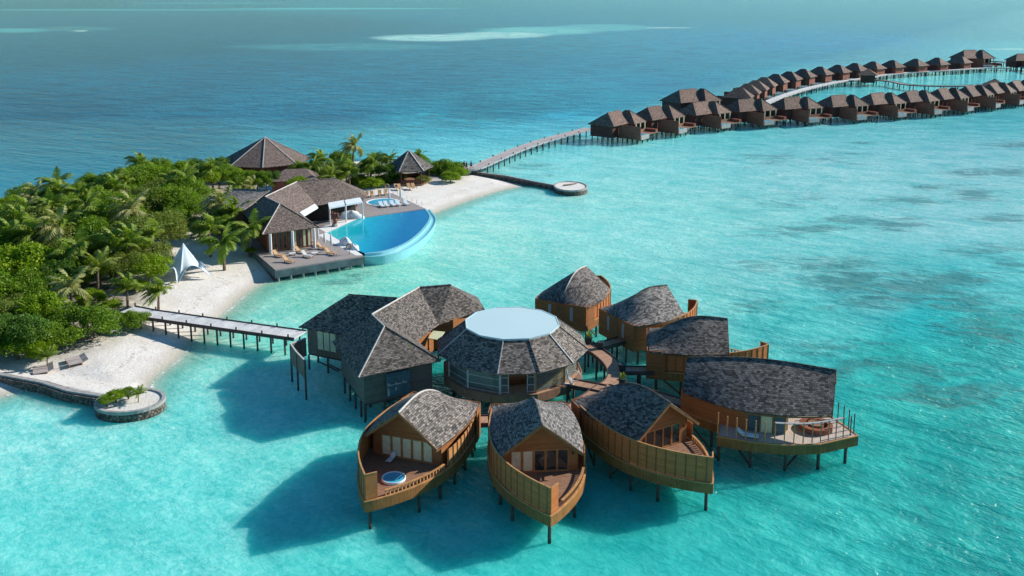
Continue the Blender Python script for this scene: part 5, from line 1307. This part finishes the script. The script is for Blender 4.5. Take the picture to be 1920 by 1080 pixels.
def tree(px, py, rpx, kind, zc=None, label=None, group=None, name='broadleaf_tree', flat=1.05):
    """px, py, rpx: where its crown stands in the photo; zc: height of the crown's centre"""
    zc = 4.2 if zc is None else zc
    c = P(px, py, zc); d = c.y*cP-(c.z-H)*sP; r = rpx*d/F
    g = gz(c.x, c.y)
    if name == 'bush' : zc = g+r*.45
    o = thing(name, label, 'bush' if name == 'bush' else 'tree', (c.x, c.y, g-.05), random.uniform(0, 6.28), group)
    cr = bpy.data.objects.new('crown', CM[kind]); COL.objects.link(cr); cr.parent = o
    cr.location = (0, 0, zc-g); cr.scale = (r*1.12, r*1.12, r*flat)
    tr = MB(); hgt = max(zc-g, .5)
    tr.tube([(0, 0, -.2), (.1*r, .03, hgt*.5), (.02, .1, hgt*.95)], [.05*r+.08, .04*r+.06, .04], 6)
    for k in range(4):
        t_ = k*1.57+px; tr.tube([(.06*r, 0, hgt*(.35+.1*k)), (math.cos(t_)*r*.5, math.sin(t_)*r*.5, hgt+r*.15)], [.05, .02], 5)
    tr.build('trunk', 'bark', o)
    return o
DC = 'leafy tree lost in the dense canopy in the middle of the island'
GC = 'trees of the dense island canopy'
T = [
 (40, 505, 66, 'bright', 4.6, 'bright green rounded tree at the left edge above the near bushes'),
 (-30, 560, 60, 'mid', 3.6, None), (-45, 480, 60, 'bright2', 4.2, None),
 (250, 440, 52, 'olive', 5., 'olive green tree filling the canopy left of the star tent'),
 (300, 430, 48, 'olive2', 4.6, 'olive tree directly beside the star tent'),
 (270, 385, 52, 'olive', 5.4, None), (325, 385, 46, 'mid', 5.2, 'bright leafed tree between the star tent and the grey roof'),
 (350, 365, 40, 'mid2', 5.4, None), (352, 392, 32, 'mid', 4.8, 'rounded tree touching the left end of the grey roof'),
 (330, 328, 34, 'bright', 5.0, 'yellow green tree on the far canopy line below the open sea'), (295, 338, 36, 'bright2', 5.0, None), (255, 342, 40, 'mid', 5.2, None),
 (205, 348, 30, 'dark', 5.2, 'dark tree standing first on the canopy skyline from the left'), (235, 335, 26, 'dark', 5.2, None), (360, 318, 26, 'dark', 5., None), (385, 335, 26, 'bright', 4.8, None), (400, 318, 20, 'dark', 4.6, None),
 (408, 332, 24, 'mid', 4.4, None), (455, 337, 24, 'bright2', 4.6, None), (484, 338, 22, 'mid', 4.6, None), (512, 336, 20, 'dark', 4.6, None), (430, 325, 22, 'mid2', 4.4, None), (590, 318, 22, 'dark', 4.6, None), (640, 300, 22, 'mid', 4.6, None), (710, 300, 18, 'dark', 4.4, None), (560, 345, 20, 'bright', 4., None), (190, 385, 44, 'mid2', 5., None), (130, 400, 40, 'mid', 4.8, None), (70, 420, 46, 'olive', 4.8, None), (20, 385, 26, 'bright', 4.6, 'yellow green tree on the skyline at the far left'), (-20, 420, 44, 'mid', 4.4, None),
 (105, 455, 46, 'olive2', 4.8, None), (170, 440, 46, 'mid', 5., None), (205, 480, 40, 'olive', 4.6, None), (15, 445, 34, 'dark', 4.4, None), (110, 520, 40, 'dark', 4., None), (240, 500, 36, 'olive2', 4.2, None),
 (285, 480, 38, 'olive', 3.8, 'low olive tree in front of the star tent canopy edge'), (415, 425, 26, 'mid', 3.8, 'green tree behind the two beach palms'), (372, 420, 24, 'olive', 3.6, None), (310, 360, 38, 'olive2', 5.2, None), (225, 400, 42, 'mid', 5.4, None), (150, 360, 22, 'mid2', 5., None), (90, 375, 22, 'dark', 4.6, None),
 (545, 338, 22, 'mid', 4.0, None), (575, 330, 24, 'dark', 4.2, 'dark tree between the annex and the restaurant roof'), (618, 330, 22, 'mid2', 4., None), (650, 325, 24, 'dark', 4.2, None), (690, 318, 24, 'mid', 4.2, None), (725, 322, 20, 'dark', 4., 'dark tree against the left side of the small pyramid roof'), (790, 303, 16, 'mid', 4., None), (500, 345, 16, 'mid', 4., None),
]
rt = random.Random(11); EXP = []
T += [(540, 300, 20, 'mid', 4.4, None), (415, 312, 22, 'dark', 4.2, None)]
occ = [(t[0], t[1]) for t in T]
cands = 0
for _ in range(4000):
    x_, y_ = rt.uniform(-60, 480), rt.uniform(310, 660)
    g_ = P2(x_, y_+22, 1.2)
    if sdist(np.array([g_.x]), np.array([g_.y]), FOREST)[0] < 1.2 or sdist(np.array([g_.x]), np.array([g_.y]))[0] < 4: continue
    if x_ > 355 and y_ > 335 or (x_ > 300 and y_ > 430) or (y_ > 520 and x_ > 90): continue
    if min(math.hypot((x_-a)*1., (y_-b)*1.6) for a, b in occ) < 26+(y_-320)*.06: continue
    occ.append((x_, y_)); cands += 1
    if cands % 3 == 0 and y_ < 500: EXP.append((x_, y_-8, 6.6-(y_-310)*.004, rt.choice([0, 1, 1, 4, 0, 3]), None, rt.uniform(1.0, 1.25))); continue
    T.append((x_, y_, 24+(y_-310)*.07, rt.choice(['mid', 'olive', 'bright', 'dark', 'mid2', 'olive2', 'bright2']), 3.4+rt.uniform(-.4, .8), None))
    if cands > 60: break
for t_ in T:
    lb = t_[5]
    tree(*t_[:5], label=lb or DC, group=None if lb else GC)
BU = [
 (155, 612, 60, 'mid', 'big round dense bush on the beach beside the double sunbed'), (105, 630, 40, 'mid2', 'bush pressed against the left of the big round beach bush'),
 (30, 645, 44, 'bright', 'bright bush at the left edge of the near beach'), (-25, 640, 50, 'mid', 'bush partly out of view at the left edge'), (75, 655, 30, 'bright2', 'low bright bush behind the small beach palm'),
 (250, 600, 28, 'mid2', 'round bush under the beach end of the bleached jetty'), (208, 572, 18, 'bright', 'bush between the bleached jetty and the big round bush'), (170, 560, 26, 'bright2', 'bush behind the big round bush by the palm trunk'),
 (262, 535, 18, 'bright', 'small bush on the sand above the bleached jetty'), (60, 590, 30, 'olive', 'olive bush below the bright rounded tree'),
 (695, 345, 24, 'bright', 'bright green bush hanging over the tan terrace loungers'), (672, 340, 20, 'bright2', 'bright bush beside the restaurant roof corner'), (716, 338, 17, 'bright', 'bright bush in front of the small pyramid roof'), (742, 335, 18, 'mid', 'bush at the left foot of the small pyramid roof hut'),
 (793, 337, 15, 'olive', 'pale green shrub at the right foot of the pyramid hut'), (838, 317, 30, 'mid2', 'dense bright bush next to the people on the jetty'), (815, 318, 24, 'mid', 'bush between the pyramid hut and the dense jetty bush'), (862, 324, 18, 'bright', 'low bush end at the root of the long jetty'), (845, 333, 18, 'bright2', 'low bush spreading onto the sand before the long jetty'),
 (470, 470, 10, 'bright', 'tiny plant at the left corner of the terrace'), (215, 746, 19, 'bright', 'green bush on the near round groyne head'), (240, 740, 15, 'mid', 'taller bush in the middle of the near round groyne head'), (200, 754, 15, 'bright2', 'low bush at the left rim of the near groyne head'),
]
for x, y, r, k, lb in BU:
    zc = 2.6 if r > 35 else 2.0
    if 'groyne' in lb: zc = 1.5
    c = P(x, y, zc)
    o = tree(x, y, r, k, zc, lb, None, 'broadleaf_tree' if False else 'bush', flat=.8)
    if 'groyne' in lb: o.location.z = .95; [setattr(ch, 'location', (0, 0, .75)) for ch in o.children if ch.name.startswith('crown')]
    else:
        for ch in o.children:
            if ch.name.startswith('crown'): ch.location.z = zc-o.location.z
# palms
def palm_crown(seed, nf=17, L0=3.1, wind=(-.35, .1), droop=1.):
    rnd = random.Random(seed); b = MB()
    for k in range(nf):
        th = 2*math.pi*k/nf+rnd.uniform(-.2, .2); el = rnd.uniform(-.1, 1.15); ln = L0*rnd.uniform(.8, 1.1)
        d = Vector((math.cos(th)*math.cos(el), math.sin(th)*math.cos(el), math.sin(el))); p = Vector((0, 0, 0)); st = 11; pts = [p.copy()]
        for i in range(st):
            s = i/st
            d = (d+Vector((wind[0]*.16, wind[1]*.16, -.17*droop*(.5+s)))).normalized(); p = p+d*ln/st; pts.append(p.copy())
        for i in range(st):
            a, c = pts[i], pts[i+1]; dd_ = (c-a).normalized(); sd = dd_.cross(Vector((0, 0, 1)))
            if sd.length < .01: sd = Vector((1, 0, 0))
            sd.normalize(); up = sd.cross(dd_)
            w = .045; b.add([a-sd*w, a+sd*w, c+sd*w, c-sd*w], [(0, 1, 2, 3)])
            s = (i+.5)/st; ll = .72*math.sin(math.pi*min(.12+s*.86, 1))**.7*L0/3.
            for sg in (-1, 1):
                for m in range(2):
                    o0 = a.lerp(c, .25+.5*m); tip = o0+sd*sg*ll*.86+dd_*ll*.45-Vector((0, 0, 1))*ll*rnd.uniform(.22, .6)+Vector((wind[0], wind[1], 0))*ll*.35
                    wv = dd_*.095
                    b.add([o0-wv, o0+wv, tip+wv*.3, tip-wv*.3], [(0, 1, 2, 3)])
    return b
PM = []
for s_, mt in ((1, 'palm'), (2, 'palm'), (3, 'palm_dry'), (4, 'palm'), (5, 'palm_grey')):
    ob = palm_crown(s_, 22 if s_ != 3 else 15, wind=(-.8 if s_ in (2, 5) else -.35, .15), droop=1. if s_ != 3 else .6).build('fronds', mt); me = ob.data; bpy.data.objects.remove(ob); PM.append(me)
def palm(px, py, zc, kind, label, sc=1., group=None):
    if zc > 4.5 and px < 400 and py < 480: zc += 1.0; py -= 6; sc *= 1.12
    c = P(px, py, zc); g = gz(c.x, c.y)
    lean = random.uniform(-.6, .6); bx, by = lean, random.uniform(-.4, .4)
    o = thing('palm_tree', label, 'palm', (c.x+bx, c.y+by, g-.05), 0, group)
    h = zc-g
    tr = MB(); pts = [(-bx*(t**1.6), -by*(t**1.6), h*t) for t in [i/6 for i in range(7)]]
    tr.tube(pts, [.2*sc-.08*sc*i/6 for i in range(7)], 7); tr.build('trunk', 'bark', o)
    cr = bpy.data.objects.new('fronds', PM[kind]); COL.objects.link(cr); cr.parent = o; cr.location = (-bx, -by, h); cr.scale = (sc, sc, sc); cr.rotation_euler = (0, 0, random.uniform(-.5, .5))
    return o
PC = 'coconut palm crown rising among the trees of the island'
PGp = 'palms among the island trees'
PL = [
 (418, 458, 4.8, 0, 'drooping green palm on the sand closest to the star tent', 1.35), (472, 432, 5.2, 0, 'palm leaning by the left corner of the terrace', 1.4), (412, 383, 6.6, 4, 'greyish palm in front of the plain grey roof', 1.35), (435, 398, 5.6, 1, 'windblown palm between the grey roof and the beach palms', 1.35), (392, 435, 4.6, 1, None, 1.1), (498, 412, 5.0, 2, 'small yellow palm against the dark restaurant roof', .55),
 (131, 538, 5.6, 4, 'tall slim palm standing above the big round bush with its trunk showing', 1.15), (183, 500, 5.4, 2, 'palm with yellowish arching fronds left of the tent path', 1.05), (238, 538, 3.6, 1, 'low palm on the sand just above the bleached jetty', 1.), (298, 545, 3.4, 1, 'windblown low palm nearest the beach end of the bleached jetty', .95), (60, 595, 3.2, 2, 'yellow fronded palm at the left above the near beach', 1.0), (88, 668, 2.0, 2, 'tiny yellow palm beside the double sunbed', .5),
 (60, 372, 6.2, 4, 'grey green palm on the far left skyline', 1.), (108, 366, 6.4, 1, 'second palm on the left skyline, blown sideways', 1.1), (150, 368, 6., 0, None, 1.), (100, 432, 6.4, 4, None, 1.2), (22, 452, 5.6, 1, None, 1.3), (245, 398, 7., 4, 'palm with brownish fronds in the middle of the canopy', 1.3), (185, 410, 6.4, 1, None, 1.2), (235, 345, 6.6, 1, None, 1.), (215, 468, 5.6, 1, None, 1.2), (150, 470, 5.8, 0, None, 1.2), (75, 495, 5., 1, None, 1.1), (160, 590, 3.4, 0, None, .8),
 (395, 322, 6., 1, None, 1.), (445, 348, 5.2, 0, 'palm in front of the dark left eave of the large hall', .95), (468, 348, 5., 4, None, .9), (340, 350, 6.2, 1, None, 1.1),
 (600, 300, 6.6, 1, 'windblown palm right of the large pyramid roof', 1.2), (635, 312, 5.6, 0, None, 1.2), (663, 273, 8.6, 4, 'tallest palm, swept by the wind above the small trees', 1.25), (697, 305, 6., 1, 'palm left of the small pyramid roof', 1.1), (620, 328, 5., 2, None, 1.), (560, 318, 5.4, 1, None, 1.), (785, 292, 5.4, 1, 'palm peeping out right behind the small pyramid roof', .8), (655, 318, 5.4, 1, None, 1.1), (585, 312, 6., 0, None, 1.1), (320, 340, 6., 0, None, .9), (730, 300, 5.6, 0, None, .9),
 (260, 738, 2.0, 2, 'spiky yellow green plant on the near round groyne head', .35),
]
for x, y, z, k, lb, s_ in PL+EXP: palm(x, y, z, k, lb or PC, s_, None if lb else PGp)
